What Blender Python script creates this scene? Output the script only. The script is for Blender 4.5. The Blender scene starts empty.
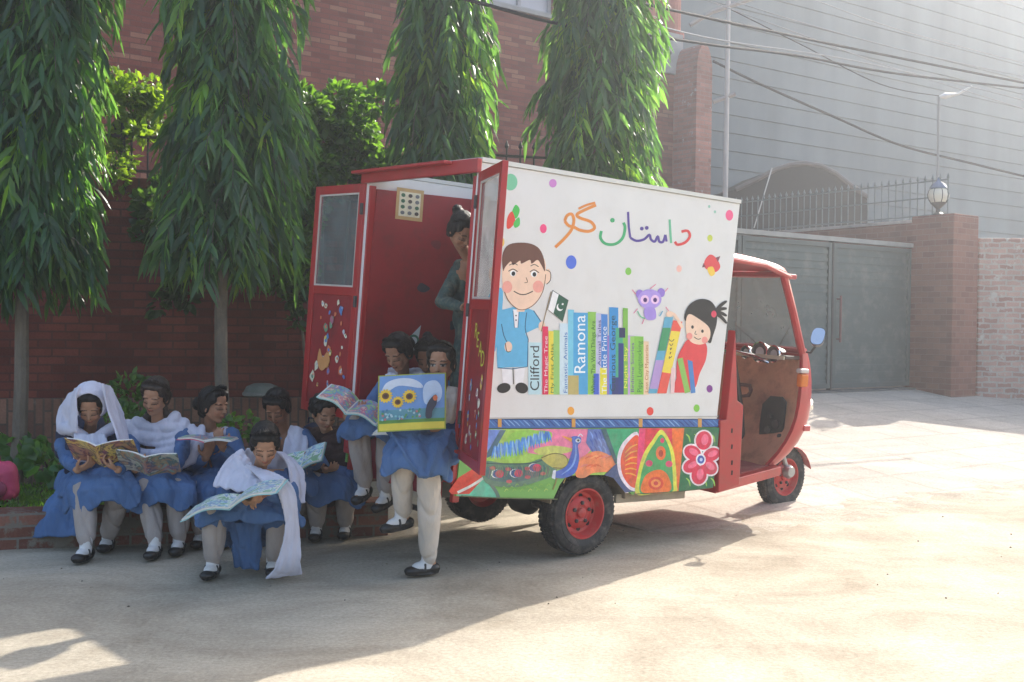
import bpy, bmesh, math, random
import numpy as np
from mathutils import Vector, Matrix, noise
R = math.radians
random.seed(7); rng = np.random.default_rng(11)
scene = bpy.context.scene
COL = scene.collection

# ------------------------------------------------------------------ camera
FPX = 1100.0; CH = 1.55
_p = math.atan(16 / FPX); _r = R(0.7)
_F = Vector((0, math.cos(_p), -math.sin(_p))); _U0 = Vector((0, math.sin(_p), math.cos(_p))); _R0 = Vector((1, 0, 0))
_R = _R0 * math.cos(_r) + _U0 * math.sin(_r); _U = -_R0 * math.sin(_r) + _U0 * math.cos(_r)
cam = bpy.data.cameras.new('camera'); camo = bpy.data.objects.new('camera', cam); COL.objects.link(camo)
cam.sensor_width = 36; cam.lens = FPX / 1024 * 36; cam.clip_end = 3000; cam.clip_start = .05
m = Matrix.Identity(4)
for i in range(3):
    m[i][0] = _R[i]; m[i][1] = _U[i]; m[i][2] = -_F[i]
m[2][3] = CH
camo.matrix_world = m; scene.camera = camo
CAM = Vector((0, 0, CH))
def ray(u, v): return _F * FPX + _R * (u - 512) + _U * (341 - v)
def W(u, v, Y):
    d = ray(u, v); return CAM + d * (Y / d.y)
def onz(u, v, z=0.0):
    d = ray(u, v); return CAM + d * ((z - CH) / d.z)

# ------------------------------------------------------------------ objects
def tag(o, label=None, cat=None, group=None, kind=None):
    if label: o['label'] = label
    if cat: o['category'] = cat
    if group: o['group'] = group
    if kind: o['kind'] = kind
    return o
def empty(name, loc=(0, 0, 0), label=None, cat=None, group=None):
    o = bpy.data.objects.new(name, None); COL.objects.link(o); o.location = loc; o.empty_display_size = .1
    return tag(o, label, cat, group)
def link(name, me, mats=None, parent=None):
    o = bpy.data.objects.new(name, me); COL.objects.link(o)
    if mats is not None:
        for mm in (mats if isinstance(mats, (list, tuple)) else [mats]): me.materials.append(mm)
    if parent is not None:
        o.parent = parent
    return o
def smooth(o, on=True):
    o.data.polygons.foreach_set('use_smooth', [on] * len(o.data.polygons)); o.data.update(); return o

class MB:
    """collects verts / faces (with optional colour per face)"""
    def __init__(s): s.v = []; s.f = []; s.c = []; s.mi = []
    def add(s, vs, fs, col=None, mi=0):
        n = len(s.v); s.v += [tuple(x) for x in vs]
        for f in fs: s.f.append(tuple(i + n for i in f)); s.c.append(col); s.mi.append(mi)
        return s
    def box(s, x0, x1, y0, y1, z0, z1, col=None, T=None, mi=0):
        vs = [Vector((x, y, z)) for x in (x0, x1) for y in (y0, y1) for z in (z0, z1)]
        if T is not None: vs = [T @ q for q in vs]
        return s.add(vs, [(0, 1, 3, 2), (4, 6, 7, 5), (0, 4, 5, 1), (2, 3, 7, 6), (0, 2, 6, 4), (1, 5, 7, 3)], col, mi)
    def prism(s, poly, fn, a, b, col=None, mi=0):
        """poly of 2D points, fn(x,y,w) -> 3D, extruded w a..b"""
        n = len(poly)
        vs = [fn(x, y, a) for x, y in poly] + [fn(x, y, b) for x, y in poly]
        fs = [tuple(range(n))[::-1], tuple(range(n, 2 * n))] + [(i, (i + 1) % n, n + (i + 1) % n, n + i) for i in range(n)]
        return s.add(vs, fs, col, mi)
    def tube(s, pts, r, n=8, col=None, cap=True, mi=0):
        pts = [Vector(p) for p in pts]; k = len(pts)
        rs = r if isinstance(r, (list, tuple)) else [r] * k
        vs = []; t0 = None
        for i, p in enumerate(pts):
            t = (pts[min(i + 1, k - 1)] - pts[max(i - 1, 0)]).normalized()
            if t0 is None:
                a = Vector((0, 0, 1)) if abs(t.z) < .9 else Vector((1, 0, 0))
                x = t.cross(a).normalized()
            else:
                x = (x - t * x.dot(t)).normalized()
            t0 = t; y = t.cross(x)
            for j in range(n):
                an = 2 * math.pi * j / n
                vs.append(p + (x * math.cos(an) + y * math.sin(an)) * rs[i])
        fs = [(i * n + j, i * n + (j + 1) % n, (i + 1) * n + (j + 1) % n, (i + 1) * n + j) for i in range(k - 1) for j in range(n)]
        if cap: fs += [tuple(range(n))[::-1], tuple(range((k - 1) * n, k * n))]
        return s.add(vs, fs, col, mi)
    def lathe(s, prof, T=None, n=32, col=None, mi=0, cap=True):
        """prof (r, h) about local Z; T matrix"""
        vs = []
        for r, h in prof:
            for j in range(n):
                an = 2 * math.pi * j / n
                q = Vector((r * math.cos(an), r * math.sin(an), h)); vs.append(T @ q if T is not None else q)
        k = len(prof)
        fs = [(i * n + j, i * n + (j + 1) % n, (i + 1) * n + (j + 1) % n, (i + 1) * n + j) for i in range(k - 1) for j in range(n)]
        if cap and prof[0][0] > 1e-4: fs.append(tuple(range(n))[::-1])
        if cap and prof[-1][0] > 1e-4: fs.append(tuple(range((k - 1) * n, k * n)))
        return s.add(vs, fs, col, mi)
    def grid(s, P, col=None, mi=0):
        nu, nv = len(P), len(P[0])
        return s.add([q for row in P for q in row], [(i * nv + j, i * nv + j + 1, (i + 1) * nv + j + 1, (i + 1) * nv + j) for i in range(nu - 1) for j in range(nv - 1)], col, mi)
    def slab(s, P, th, col=None):
        """closed thick sheet from a grid of points"""
        A = np.array([[list(q) for q in row] for row in P], float)
        du = np.gradient(A, axis=0); dv = np.gradient(A, axis=1)
        N = np.cross(du, dv); N /= (np.linalg.norm(N, axis=2, keepdims=True) + 1e-9)
        T_ = A + N * th / 2; B = A - N * th / 2
        nu, nv = A.shape[:2]; n = nu * nv
        vs = [tuple(q) for q in T_.reshape(-1, 3)] + [tuple(q) for q in B.reshape(-1, 3)]
        fs = []
        for i in range(nu - 1):
            for j in range(nv - 1):
                a, b, c, d = i * nv + j, i * nv + j + 1, (i + 1) * nv + j + 1, (i + 1) * nv + j
                fs.append((a, d, c, b)); fs.append((a + n, b + n, c + n, d + n))
        ring = [(0, j) for j in range(nv)] + [(i, nv - 1) for i in range(1, nu)] + [(nu - 1, j) for j in range(nv - 2, -1, -1)] + [(i, 0) for i in range(nu - 2, 0, -1)]
        idx = [i * nv + j for i, j in ring]
        for q in range(len(idx)):
            a, b = idx[q], idx[(q + 1) % len(idx)]
            fs.append((a, b, b + n, a + n))
        return s.add(vs, fs, col)
    def mesh(s, name, fix=True):
        me = bpy.data.meshes.new(name); me.from_pydata(s.v, [], s.f)
        if any(c is not None for c in s.c):
            at = me.color_attributes.new('col', 'FLOAT_COLOR', 'CORNER')
            buf = []
            for f, c in zip(s.f, s.c): buf += list((*(c or (1, 1, 1)), 1.0)) * len(f)
            at.data.foreach_set('color', buf)
        if any(s.mi): me.polygons.foreach_set('material_index', s.mi)
        if fix:
            bm = bmesh.new(); bm.from_mesh(me); bmesh.ops.recalc_face_normals(bm, faces=bm.faces); bm.to_mesh(me); bm.free()
        me.update(); return me
    def build(s, name, mat, parent=None, sm=False, bev=0, fix=True):
        o = link(name, s.mesh(name, fix), mat, parent)
        if sm:
            smooth(o); es = o.modifiers.new('split', 'EDGE_SPLIT'); es.split_angle = R(38)
        if bev:
            md = o.modifiers.new('bevel', 'BEVEL'); md.width = bev; md.segments = 2; md.limit_method = 'ANGLE'; md.angle_limit = R(40)
        return o

# ------------------------------------------------------------------ materials
MATS = {}
def nt(name):
    m = bpy.data.materials.new(name); m.use_nodes = True; t = m.node_tree
    return m, t, t.nodes['Principled BSDF']
def N(t, typ, **kw):
    n = t.nodes.new(typ)
    for k, v in kw.items():
        if k in n.inputs: n.inputs[k].default_value = v
        else: setattr(n, k, v)
    return n
def mat(name, col, rough=.6, var=.12, scale=6.0, bump=.0, bscale=40.0, metal=0, dirt=None, spec=.5, trans=0, coat=0, weave=0, stretch=None):
    if name in MATS: return MATS[name]
    m, t, b = nt(name)
    tc = N(t, 'ShaderNodeTexCoord'); L = t.links.new
    src = tc.outputs['Object']
    if stretch:
        mp = N(t, 'ShaderNodeMapping'); mp.inputs['Scale'].default_value = stretch; L(src, mp.inputs[0]); src = mp.outputs[0]
    no = N(t, 'ShaderNodeTexNoise', Scale=scale, Detail=5.0, Roughness=.6); L(src, no.inputs['Vector'])
    mr = N(t, 'ShaderNodeMapRange'); mr.inputs['From Min'].default_value = .3; mr.inputs['From Max'].default_value = .7
    mr.inputs['To Min'].default_value = 1 - var; mr.inputs['To Max'].default_value = 1 + var; L(no.outputs['Fac'], mr.inputs['Value'])
    vm = N(t, 'ShaderNodeVectorMath', operation='SCALE')
    if col == 'attr':
        at = N(t, 'ShaderNodeAttribute', attribute_name='col'); L(at.outputs['Color'], vm.inputs[0])
    else: vm.inputs[0].default_value = col
    L(mr.outputs[0], vm.inputs['Scale']); out = vm.outputs[0]
    if dirt:
        d2 = N(t, 'ShaderNodeTexNoise', Scale=dirt[1], Detail=8.0, Roughness=.7); L(tc.outputs['Object'], d2.inputs['Vector'])
        m2 = N(t, 'ShaderNodeMapRange'); m2.inputs['From Min'].default_value = .48; m2.inputs['From Max'].default_value = .68; m2.inputs['To Max'].default_value = dirt[2]
        L(d2.outputs['Fac'], m2.inputs['Value'])
        mx = N(t, 'ShaderNodeMix', data_type='RGBA'); L(m2.outputs[0], mx.inputs['Factor']); L(out, mx.inputs['A']); mx.inputs['B'].default_value = (*dirt[0], 1); out = mx.outputs['Result']
    L(out, b.inputs['Base Color'])
    b.inputs['Roughness'].default_value = rough; b.inputs['Metallic'].default_value = metal; b.inputs['Specular IOR Level'].default_value = spec
    if coat: b.inputs['Coat Weight'].default_value = coat; b.inputs['Coat Roughness'].default_value = .15
    if bump or weave:
        bn = N(t, 'ShaderNodeTexNoise', Scale=bscale, Detail=6.0, Roughness=.65); L(src, bn.inputs['Vector'])
        bp = N(t, 'ShaderNodeBump', Strength=bump or .1, Distance=.02); L(bn.outputs['Fac'], bp.inputs['Height']); L(bp.outputs[0], b.inputs['Normal'])
    if trans:
        tr = N(t, 'ShaderNodeBsdfTranslucent'); L(out, tr.inputs['Color'])
        ms = N(t, 'ShaderNodeMixShader'); ms.inputs[0].default_value = trans
        o = t.nodes['Material Output']; L(b.outputs[0], ms.inputs[1]); L(tr.outputs[0], ms.inputs[2]); L(ms.outputs[0], o.inputs['Surface'])
    MATS[name] = m; return m
def brick_mat(name, c1, c2, mort, bw=.24, bh=.078, ms=.009, vertical=False, light=None, plaster=None, rough=.85, irregular=0, stain=.35, msm=.1):
    m, t, b = nt(name); L = t.links.new
    tc = N(t, 'ShaderNodeTexCoord'); sp = N(t, 'ShaderNodeSeparateXYZ'); L(tc.outputs['Object'], sp.inputs[0])
    ad = N(t, 'ShaderNodeMath', operation='ADD'); L(sp.outputs['X'], ad.inputs[0]); L(sp.outputs['Y'], ad.inputs[1])
    cb = N(t, 'ShaderNodeCombineXYZ')
    L(ad.outputs[0], cb.inputs['Y' if vertical else 'X']); L(sp.outputs['Z'], cb.inputs['X' if vertical else 'Y'])
    src = cb.outputs[0]
    wn = N(t, 'ShaderNodeTexNoise', Scale=2.2 if not irregular else 7., Detail=3.0); L(tc.outputs['Object'], wn.inputs['Vector'])
    sc = N(t, 'ShaderNodeVectorMath', operation='SCALE'); L(wn.outputs['Color'], sc.inputs[0]); sc.inputs['Scale'].default_value = .012 + irregular * .05
    va = N(t, 'ShaderNodeVectorMath', operation='ADD'); L(src, va.inputs[0]); L(sc.outputs[0], va.inputs[1]); src = va.outputs[0]
    br = N(t, 'ShaderNodeTexBrick', Scale=1.0); L(src, br.inputs['Vector'])
    br.inputs['Brick Width'].default_value = bw; br.inputs['Row Height'].default_value = bh; br.inputs['Mortar Size'].default_value = ms; br.inputs['Mortar Smooth'].default_value = msm
    br.inputs['Color1'].default_value = (0, 0, 0, 1); br.inputs['Color2'].default_value = (1, 1, 1, 1); br.inputs['Mortar'].default_value = (0, 0, 0, 1)
    cr = N(t, 'ShaderNodeValToRGB'); e = cr.color_ramp.elements
    e[0].color = (*c1, 1); e[1].color = (*c2, 1); e[1].position = .8
    if light: x = e.new(.93); x.color = (*light, 1)
    L(br.outputs['Color'], cr.inputs[0])
    n1 = N(t, 'ShaderNodeTexNoise', Scale=1.3, Detail=7.0, Roughness=.65); L(tc.outputs['Object'], n1.inputs['Vector'])
    n2 = N(t, 'ShaderNodeTexNoise', Scale=55., Detail=4.0); L(tc.outputs['Object'], n2.inputs['Vector'])
    mr = N(t, 'ShaderNodeMapRange'); mr.inputs['From Min'].default_value = .3; mr.inputs['From Max'].default_value = .7; mr.inputs['To Min'].default_value = 1 - stain; mr.inputs['To Max'].default_value = 1 + stain * .6; L(n1.outputs['Fac'], mr.inputs['Value'])
    m3 = N(t, 'ShaderNodeMapRange'); m3.inputs['To Min'].default_value = .75; m3.inputs['To Max'].default_value = 1.25; L(n2.outputs['Fac'], m3.inputs['Value'])
    mu = N(t, 'ShaderNodeMath', operation='MULTIPLY'); L(mr.outputs[0], mu.inputs[0]); L(m3.outputs[0], mu.inputs[1])
    mx = N(t, 'ShaderNodeMix', data_type='RGBA'); L(br.outputs['Fac'], mx.inputs['Factor']); L(cr.outputs[0], mx.inputs['A']); mx.inputs['B'].default_value = (*mort, 1)
    vs = N(t, 'ShaderNodeVectorMath', operation='SCALE'); L(mx.outputs['Result'], vs.inputs[0]); L(mu.outputs[0], vs.inputs['Scale']); out = vs.outputs[0]
    if plaster:
        pn = N(t, 'ShaderNodeTexNoise', Scale=plaster[1], Detail=8.0, Roughness=.7); L(tc.outputs['Object'], pn.inputs['Vector'])
        pm = N(t, 'ShaderNodeMapRange'); pm.inputs['From Min'].default_value = plaster[2]; pm.inputs['From Max'].default_value = plaster[2] + .06; L(pn.outputs['Fac'], pm.inputs['Value'])
        m5 = N(t, 'ShaderNodeMix', data_type='RGBA'); L(pm.outputs[0], m5.inputs['Factor']); L(out, m5.inputs['A']); m5.inputs['B'].default_value = (*plaster[0], 1); out = m5.outputs['Result']
    L(out, b.inputs['Base Color']); b.inputs['Roughness'].default_value = rough; b.inputs['Specular IOR Level'].default_value = .25
    inv = N(t, 'ShaderNodeMath', operation='MULTIPLY_ADD'); L(br.outputs['Fac'], inv.inputs[0]); inv.inputs[1].default_value = -1; L(n2.outputs['Fac'], inv.inputs[2])
    bp = N(t, 'ShaderNodeBump', Strength=.5, Distance=.012); L(inv.outputs[0], bp.inputs['Height']); L(bp.outputs[0], b.inputs['Normal'])
    return m
PAINT = mat('paint_attr', 'attr', .5, .06, 20)
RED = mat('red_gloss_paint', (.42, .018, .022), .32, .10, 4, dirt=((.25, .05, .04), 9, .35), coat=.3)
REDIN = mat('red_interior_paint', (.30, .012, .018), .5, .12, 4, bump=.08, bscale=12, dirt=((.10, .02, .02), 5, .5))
WHITE = mat('white_vinyl', (.74, .73, .71), .38, .03, 3, dirt=((.60, .57, .52), 4, .25))
BLACK = mat('black_rubber', (.022, .022, .023), .75, .25, 30, bump=.2, bscale=120, dirt=((.16, .14, .12), 12, .6))
DARKM = mat('dark_metal', (.04, .04, .042), .5, .2, 15, bump=.1, dirt=((.10, .07, .05), 18, .5))
CHROME = mat('chrome', (.75, .75, .76), .15, .05, 10, metal=1)
STEEL = mat('galvanised_steel', (.45, .46, .47), .4, .12, 8, metal=.8)
def glass(name, tint=(.8, .85, .85), alpha=.35, rough=.05):
    if name in MATS: return MATS[name]
    m, t, b = nt(name); L = t.links.new
    b.inputs['Base Color'].default_value = (*tint, 1); b.inputs['Roughness'].default_value = rough; b.inputs['Specular IOR Level'].default_value = .8
    tr = N(t, 'ShaderNodeBsdfTransparent'); tr.inputs[0].default_value = (*[min(1, .75 + .25 * c) for c in tint], 1)
    tc = N(t, 'ShaderNodeTexCoord'); no = N(t, 'ShaderNodeTexNoise', Scale=7., Detail=6.); L(tc.outputs['Object'], no.inputs['Vector'])
    mr = N(t, 'ShaderNodeMapRange'); mr.inputs['From Min'].default_value = .3; mr.inputs['From Max'].default_value = .7; mr.inputs['To Min'].default_value = alpha * .6; mr.inputs['To Max'].default_value = alpha * 1.3; L(no.outputs['Fac'], mr.inputs['Value'])
    ms = N(t, 'ShaderNodeMixShader'); L(mr.outputs[0], ms.inputs[0]); L(tr.outputs[0], ms.inputs[1]); L(b.outputs[0], ms.inputs[2])
    L(ms.outputs[0], t.nodes['Material Output'].inputs['Surface']); MATS[name] = m; return m

# ------------------------------------------------------------------ flat artwork on a surface
def catmull(pts, k=6, closed=False):
    pts = [Vector((*p[:2], 0)) for p in pts]; n = len(pts); out = []
    rngi = range(n if closed else n - 1)
    for i in rngi:
        if closed: a, b, c, d = pts[i - 1], pts[i], pts[(i + 1) % n], pts[(i + 2) % n]
        else: a, b, c, d = pts[max(i - 1, 0)], pts[i], pts[i + 1], pts[min(i + 2, n - 1)]
        for j in range(k):
            t = j / k
            q = .5 * ((2 * b) + (c - a) * t + (2 * a - 5 * b + 4 * c - d) * t * t + (3 * b - a - 3 * c + d) * t ** 3)
            out.append((q.x, q.y))
    if not closed: out.append((pts[-1].x, pts[-1].y))
    return out
class Art:
    """flat coloured shapes; fn(x, y, lift) gives the 3D point"""
    def __init__(s, fn, step=.00003): s.fn = fn; s.m = MB(); s.k = 1; s.step = step
    def poly(s, pts, col):
        from mathutils.geometry import tessellate_polygon
        P = [Vector((p[0], p[1], 0)) for p in pts]
        tris = tessellate_polygon([P]); h = s.k * s.step; s.k += 1
        s.m.add([s.fn(p.x, p.y, h) for p in P], [tuple(t) for t in tris], col); return s
    def blob(s, pts, col, k=5): return s.poly(catmull(pts, k, True), col)
    def circ(s, cx, cy, rx, ry, col, rot=0, n=20):
        c, q = math.cos(R(rot)), math.sin(R(rot))
        return s.poly([(cx + rx * math.cos(a) * c - ry * math.sin(a) * q, cy + rx * math.cos(a) * q + ry * math.sin(a) * c) for a in [2 * math.pi * i / n for i in range(n)]], col)
    def stroke(s, pts, w, col, k=6, closed=False, taper=0):
        P = catmull(pts, k, closed) if k > 1 else [tuple(p[:2]) for p in pts]
        if closed: P.append(P[0])
        n = len(P); Lp = []; Rp = []
        for i in range(n):
            a = P[max(i - 1, 0)]; b = P[min(i + 1, n - 1)]
            dx, dy = b[0] - a[0], b[1] - a[1]; l = math.hypot(dx, dy) or 1
            ww = w / 2 * (1 - taper * abs(2 * i / (n - 1) - 1) ** 2)
            Lp.append((P[i][0] - dy / l * ww, P[i][1] + dx / l * ww)); Rp.append((P[i][0] + dy / l * ww, P[i][1] - dx / l * ww))
        h = s.k * s.step; s.k += 1
        vs = [s.fn(x, y, h) for x, y in Lp] + [s.fn(x, y, h) for x, y in Rp]
        s.m.add(vs, [(i, i + 1, n + i + 1, n + i) for i in range(n - 1)], col)
        return s
    def text(s, txt, x, y, size, col, ang=0, maxw=None, ysc=1.0):
        """baseline start x,y in art units, art y grows downwards"""
        cu = bpy.data.curves.new('t', 'FONT'); cu.body = txt; cu.size = 1; cu.resolution_u = 3
        o = bpy.data.objects.new('t', cu); COL.objects.link(o)
        dg = bpy.context.evaluated_depsgraph_get(); me = bpy.data.meshes.new_from_object(o.evaluated_get(dg))
        if me.vertices:
            w = max(v.co.x for v in me.vertices); sx = size
            if maxw: sx = maxw / w; 
            c, q = math.cos(R(ang)), math.sin(R(ang)); h = s.k * s.step; s.k += 1
            vs = []
            for v in me.vertices:
                a, b_ = v.co.x * sx, -v.co.y * size * ysc
                vs.append(s.fn(x + a * c - b_ * q, y + a * q + b_ * c, h))
            s.m.add(vs, [tuple(p.vertices) for p in me.polygons], col)
        COL.objects.unlink(o); bpy.data.objects.remove(o); bpy.data.curves.remove(cu); bpy.data.meshes.remove(me)
        return s
    def build(s, name, parent=None, mt=None): return s.m.build(name, mt or PAINT, parent, fix=False)
def srgb(r, g, b): return tuple(((c / 255) / 12.92 if c / 255 < .04045 else ((c / 255 + .055) / 1.055) ** 2.4) for c in (r, g, b))
# ================================================================== SETTING
def rotz(o, loc, deg): o.location = loc; o.rotation_euler = (0, 0, R(deg)); return o
DV = 35.3
dV = Vector((math.cos(R(DV)), math.sin(R(DV)), 0)); nV = Vector((-dV.y, dV.x, 0))
# road ---------------------------------------------------------------
def ground_mat(name, c1, c2, c3, sc=1.0, bump=.25, slabs=None):
    m, t, b = nt(name); L = t.links.new
    tc = N(t, 'ShaderNodeTexCoord')
    n1 = N(t, 'ShaderNodeTexNoise', Scale=.9 * sc, Detail=9., Roughness=.68, Distortion=.6); L(tc.outputs['Object'], n1.inputs['Vector'])
    n2 = N(t, 'ShaderNodeTexNoise', Scale=9 * sc, Detail=9., Roughness=.75); L(tc.outputs['Object'], n2.inputs['Vector'])
    n3 = N(t, 'ShaderNodeTexVoronoi', Scale=75.); L(tc.outputs['Object'], n3.inputs['Vector'])
    cr = N(t, 'ShaderNodeValToRGB'); e = cr.color_ramp.elements; e[0].position = .35; e[1].position = .66; e[0].color = (*c1, 1); e[1].color = (*c2, 1)
    L(n1.outputs['Fac'], cr.inputs[0])
    mx = N(t, 'ShaderNodeMix', data_type='RGBA'); L(cr.outputs[0], mx.inputs['A']); mx.inputs['B'].default_value = (*c3, 1)
    mr = N(t, 'ShaderNodeMapRange'); mr.inputs['From Min'].default_value = .5; mr.inputs['From Max'].default_value = .72; mr.inputs['To Max'].default_value = .75; L(n2.outputs['Fac'], mr.inputs['Value']); L(mr.outputs[0], mx.inputs['Factor'])
    out = mx.outputs['Result']
    # tiny pebbles and crumbs
    lt = N(t, 'ShaderNodeMath', operation='LESS_THAN'); L(n3.outputs['Distance'], lt.inputs[0]); lt.inputs[1].default_value = .16
    nn = N(t, 'ShaderNodeTexNoise', Scale=5., Detail=3.); L(tc.outputs['Object'], nn.inputs['Vector'])
    gt = N(t, 'ShaderNodeMath', operation='GREATER_THAN'); L(nn.outputs['Fac'], gt.inputs[0]); gt.inputs[1].default_value = .56
    mm = N(t, 'ShaderNodeMath', operation='MULTIPLY'); L(lt.outputs[0], mm.inputs[0]); L(gt.outputs[0], mm.inputs[1])
    m2 = N(t, 'ShaderNodeMath', operation='MULTIPLY'); L(mm.outputs[0], m2.inputs[0]); m2.inputs[1].default_value = .5
    m4 = N(t, 'ShaderNodeMix', data_type='RGBA'); L(m2.outputs[0], m4.inputs['Factor']); L(out, m4.inputs['A']); m4.inputs['B'].default_value = (*[c * .45 for c in c1], 1); out = m4.outputs['Result']
    h = n2.outputs['Fac']
    if slabs:
        mp = N(t, 'ShaderNodeMapping'); mp.inputs['Rotation'].default_value = (0, 0, R(-DV)); L(tc.outputs['Object'], mp.inputs[0])
        br = N(t, 'ShaderNodeTexBrick', Scale=1.0); L(mp.outputs[0], br.inputs['Vector']); br.offset = 0.0 if slabs[3] else .5
        br.inputs['Brick Width'].default_value = slabs[0]; br.inputs['Row Height'].default_value = slabs[1]; br.inputs['Mortar Size'].default_value = slabs[2]; br.inputs['Mortar Smooth'].default_value = .4
        br.inputs['Color1'].default_value = (.92, .92, .92, 1); br.inputs['Color2'].default_value = (1.06, 1.04, 1.02, 1); br.inputs['Mortar'].default_value = (.85, .83, .81, 1)
        m5 = N(t, 'ShaderNodeMix', data_type='RGBA', blend_type='MULTIPLY'); m5.inputs['Factor'].default_value = 1; L(out, m5.inputs['A']); L(br.outputs['Color'], m5.inputs['B']); out = m5.outputs['Result']
    g1 = N(t, 'ShaderNodeTexNoise', Scale=42., Detail=5., Roughness=.75); L(tc.outputs['Object'], g1.inputs['Vector'])
    mg = N(t, 'ShaderNodeMapping'); mg.inputs['Rotation'].default_value = (0, 0, R(-28)); mg.inputs['Scale'].default_value = (.25, 2.6, 1); L(tc.outputs['Object'], mg.inputs[0])
    g2 = N(t, 'ShaderNodeTexNoise', Scale=1.1, Detail=6., Roughness=.6, Distortion=.4); L(mg.outputs[0], g2.inputs['Vector'])
    r1 = N(t, 'ShaderNodeMapRange'); r1.inputs['From Min'].default_value = .3; r1.inputs['From Max'].default_value = .7; r1.inputs['To Min'].default_value = .74; r1.inputs['To Max'].default_value = 1.2; L(g1.outputs['Fac'], r1.inputs['Value'])
    r2 = N(t, 'ShaderNodeMapRange'); r2.inputs['From Min'].default_value = .3; r2.inputs['From Max'].default_value = .7; r2.inputs['To Min'].default_value = .88; r2.inputs['To Max'].default_value = 1.10; L(g2.outputs['Fac'], r2.inputs['Value'])
    rm = N(t, 'ShaderNodeMath', operation='MULTIPLY'); L(r1.outputs[0], rm.inputs[0]); L(r2.outputs[0], rm.inputs[1])
    gs = N(t, 'ShaderNodeVectorMath', operation='SCALE'); L(out, gs.inputs[0]); L(rm.outputs[0], gs.inputs['Scale']); out = gs.outputs[0]
    L(out, b.inputs['Base Color']); b.inputs['Roughness'].default_value = .95; b.inputs['Specular IOR Level'].default_value = .2
    n4 = N(t, 'ShaderNodeTexNoise', Scale=38., Detail=7., Roughness=.7); L(tc.outputs['Object'], n4.inputs['Vector'])
    ad = N(t, 'ShaderNodeMath', operation='ADD'); L(h, ad.inputs[0]); L(n4.outputs['Fac'], ad.inputs[1])
    bp = N(t, 'ShaderNodeBump', Strength=bump, Distance=.03); L(ad.outputs[0], bp.inputs['Height']); L(bp.outputs[0], b.inputs['Normal'])
    return m
ROADM = ground_mat('dusty_road', (.31, .262, .195), (.52, .46, .36), (.43, .37, .285))
RAMPM = ground_mat('ramp_paving', (.43, .385, .33), (.52, .47, .41), (.37, .31, .265), slabs=(.95, .62, .03, True), bump=.2)
SOILM = ground_mat('planter_soil', (.10, .075, .05), (.17, .13, .085), (.07, .06, .035), 2, bump=.8)
mb = MB(); mb.box(-400, 400, -200, 600, -.5, 0)
tag(mb.build('road', ROADM), kind='structure')
# uneven dirt lip between road and ramp
def gz(x, y): return 0
rampP0 = Vector((2.3, 9.3, 0))
P = []
for i in range(60):
    row = []
    for j in range(9):
        s_ = -1.6 + i * .3; t_ = -.55 + j * (4.6 + .55) / 8
        z = max(0.004, .62 * max(0, t_) / 4.46 * min(1, max(0, (s_ + 1.6) / 1.8)) ** 1.5) + (noise.noise(Vector((s_ * 1.4, t_ * 2, 0))) * .03 if j in (1,) else 0)
        if j == 0: z = -.02
        q = rampP0 + dV * s_ + nV * t_; row.append((q.x, q.y, z + .004))
    P.append(row)
tag(smooth(MB().grid(P).build('driveway_ramp', RAMPM)), kind='structure')
# ridge of dust and rubble along the ramp edge
P = []
for i in range(240):
    row = []
    for j in range(14):
        s_ = -1.6 + i * .05; t_ = -.75 + j * .085
        q = rampP0 + dV * s_ + nV * t_; e = math.sin(math.pi * j / 13)
        nz = noise.fractal(Vector((s_ * 3, t_ * 5, 1)), .8, 2.1, 5)
        row.append((q.x, q.y, min(1, i / 30) * e * (.010 + .026 * nz) - .003 - .02 * max(0, 1 - i / 12) if 0 < j < 13 else -.03))
    P.append(row)
tag(smooth(MB().grid(P).build('dust_ridge', ground_mat('dust_ridge', (.37, .32, .25), (.55, .49, .40), (.36, .31, .25), 2, bump=.5))), kind='structure')
mb = MB()
q = [rampP0 + nV * 4.05 + dV * s_ for s_ in (-1.7, 16)] + [rampP0 + nV * 30 + dV * s_ for s_ in (16, -1.7)]
mb.add([(v.x, v.y, .56) for v in q] , [(0, 1, 2, 3)])
tag(mb.build('courtyard', RAMPM), kind='structure')

# kerb and planter ------------------------------------------------------
KD = 15.0; K0 = Vector((-3.42, 7.35, 0)); dK = Vector((math.cos(R(KD)), math.sin(R(KD)), 0)); nK = Vector((-dK.y, dK.x, 0))
BRK = brick_mat('kerb_brick', (.16, .06, .04), (.30, .13, .09), (.22, .19, .16), bw=.24, bh=.08, ms=.008, plaster=((.20, .17, .135), 4, .50))
mb = MB(); mb.box(-7, 2.62, 0, .24, -.2, .25)
kerb = rotz(mb.build('brick_kerb', BRK, bev=.012), K0, KD); tag(kerb, 'low worn brick kerb the schoolgirls are sitting on', 'kerb')
P = []
for i in range(100):
    P.append([tuple(K0 + dK * (-7 + i * .0965) + nK * (.2 + j * .26) + Vector((0, 0, .2 + .05 * noise.noise(Vector((i * .35, j * .7, 3)))))) for j in range(12)])
pl = smooth(MB().grid(P).build('planter_soil', SOILM)); tag(pl, kind='structure')

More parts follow.
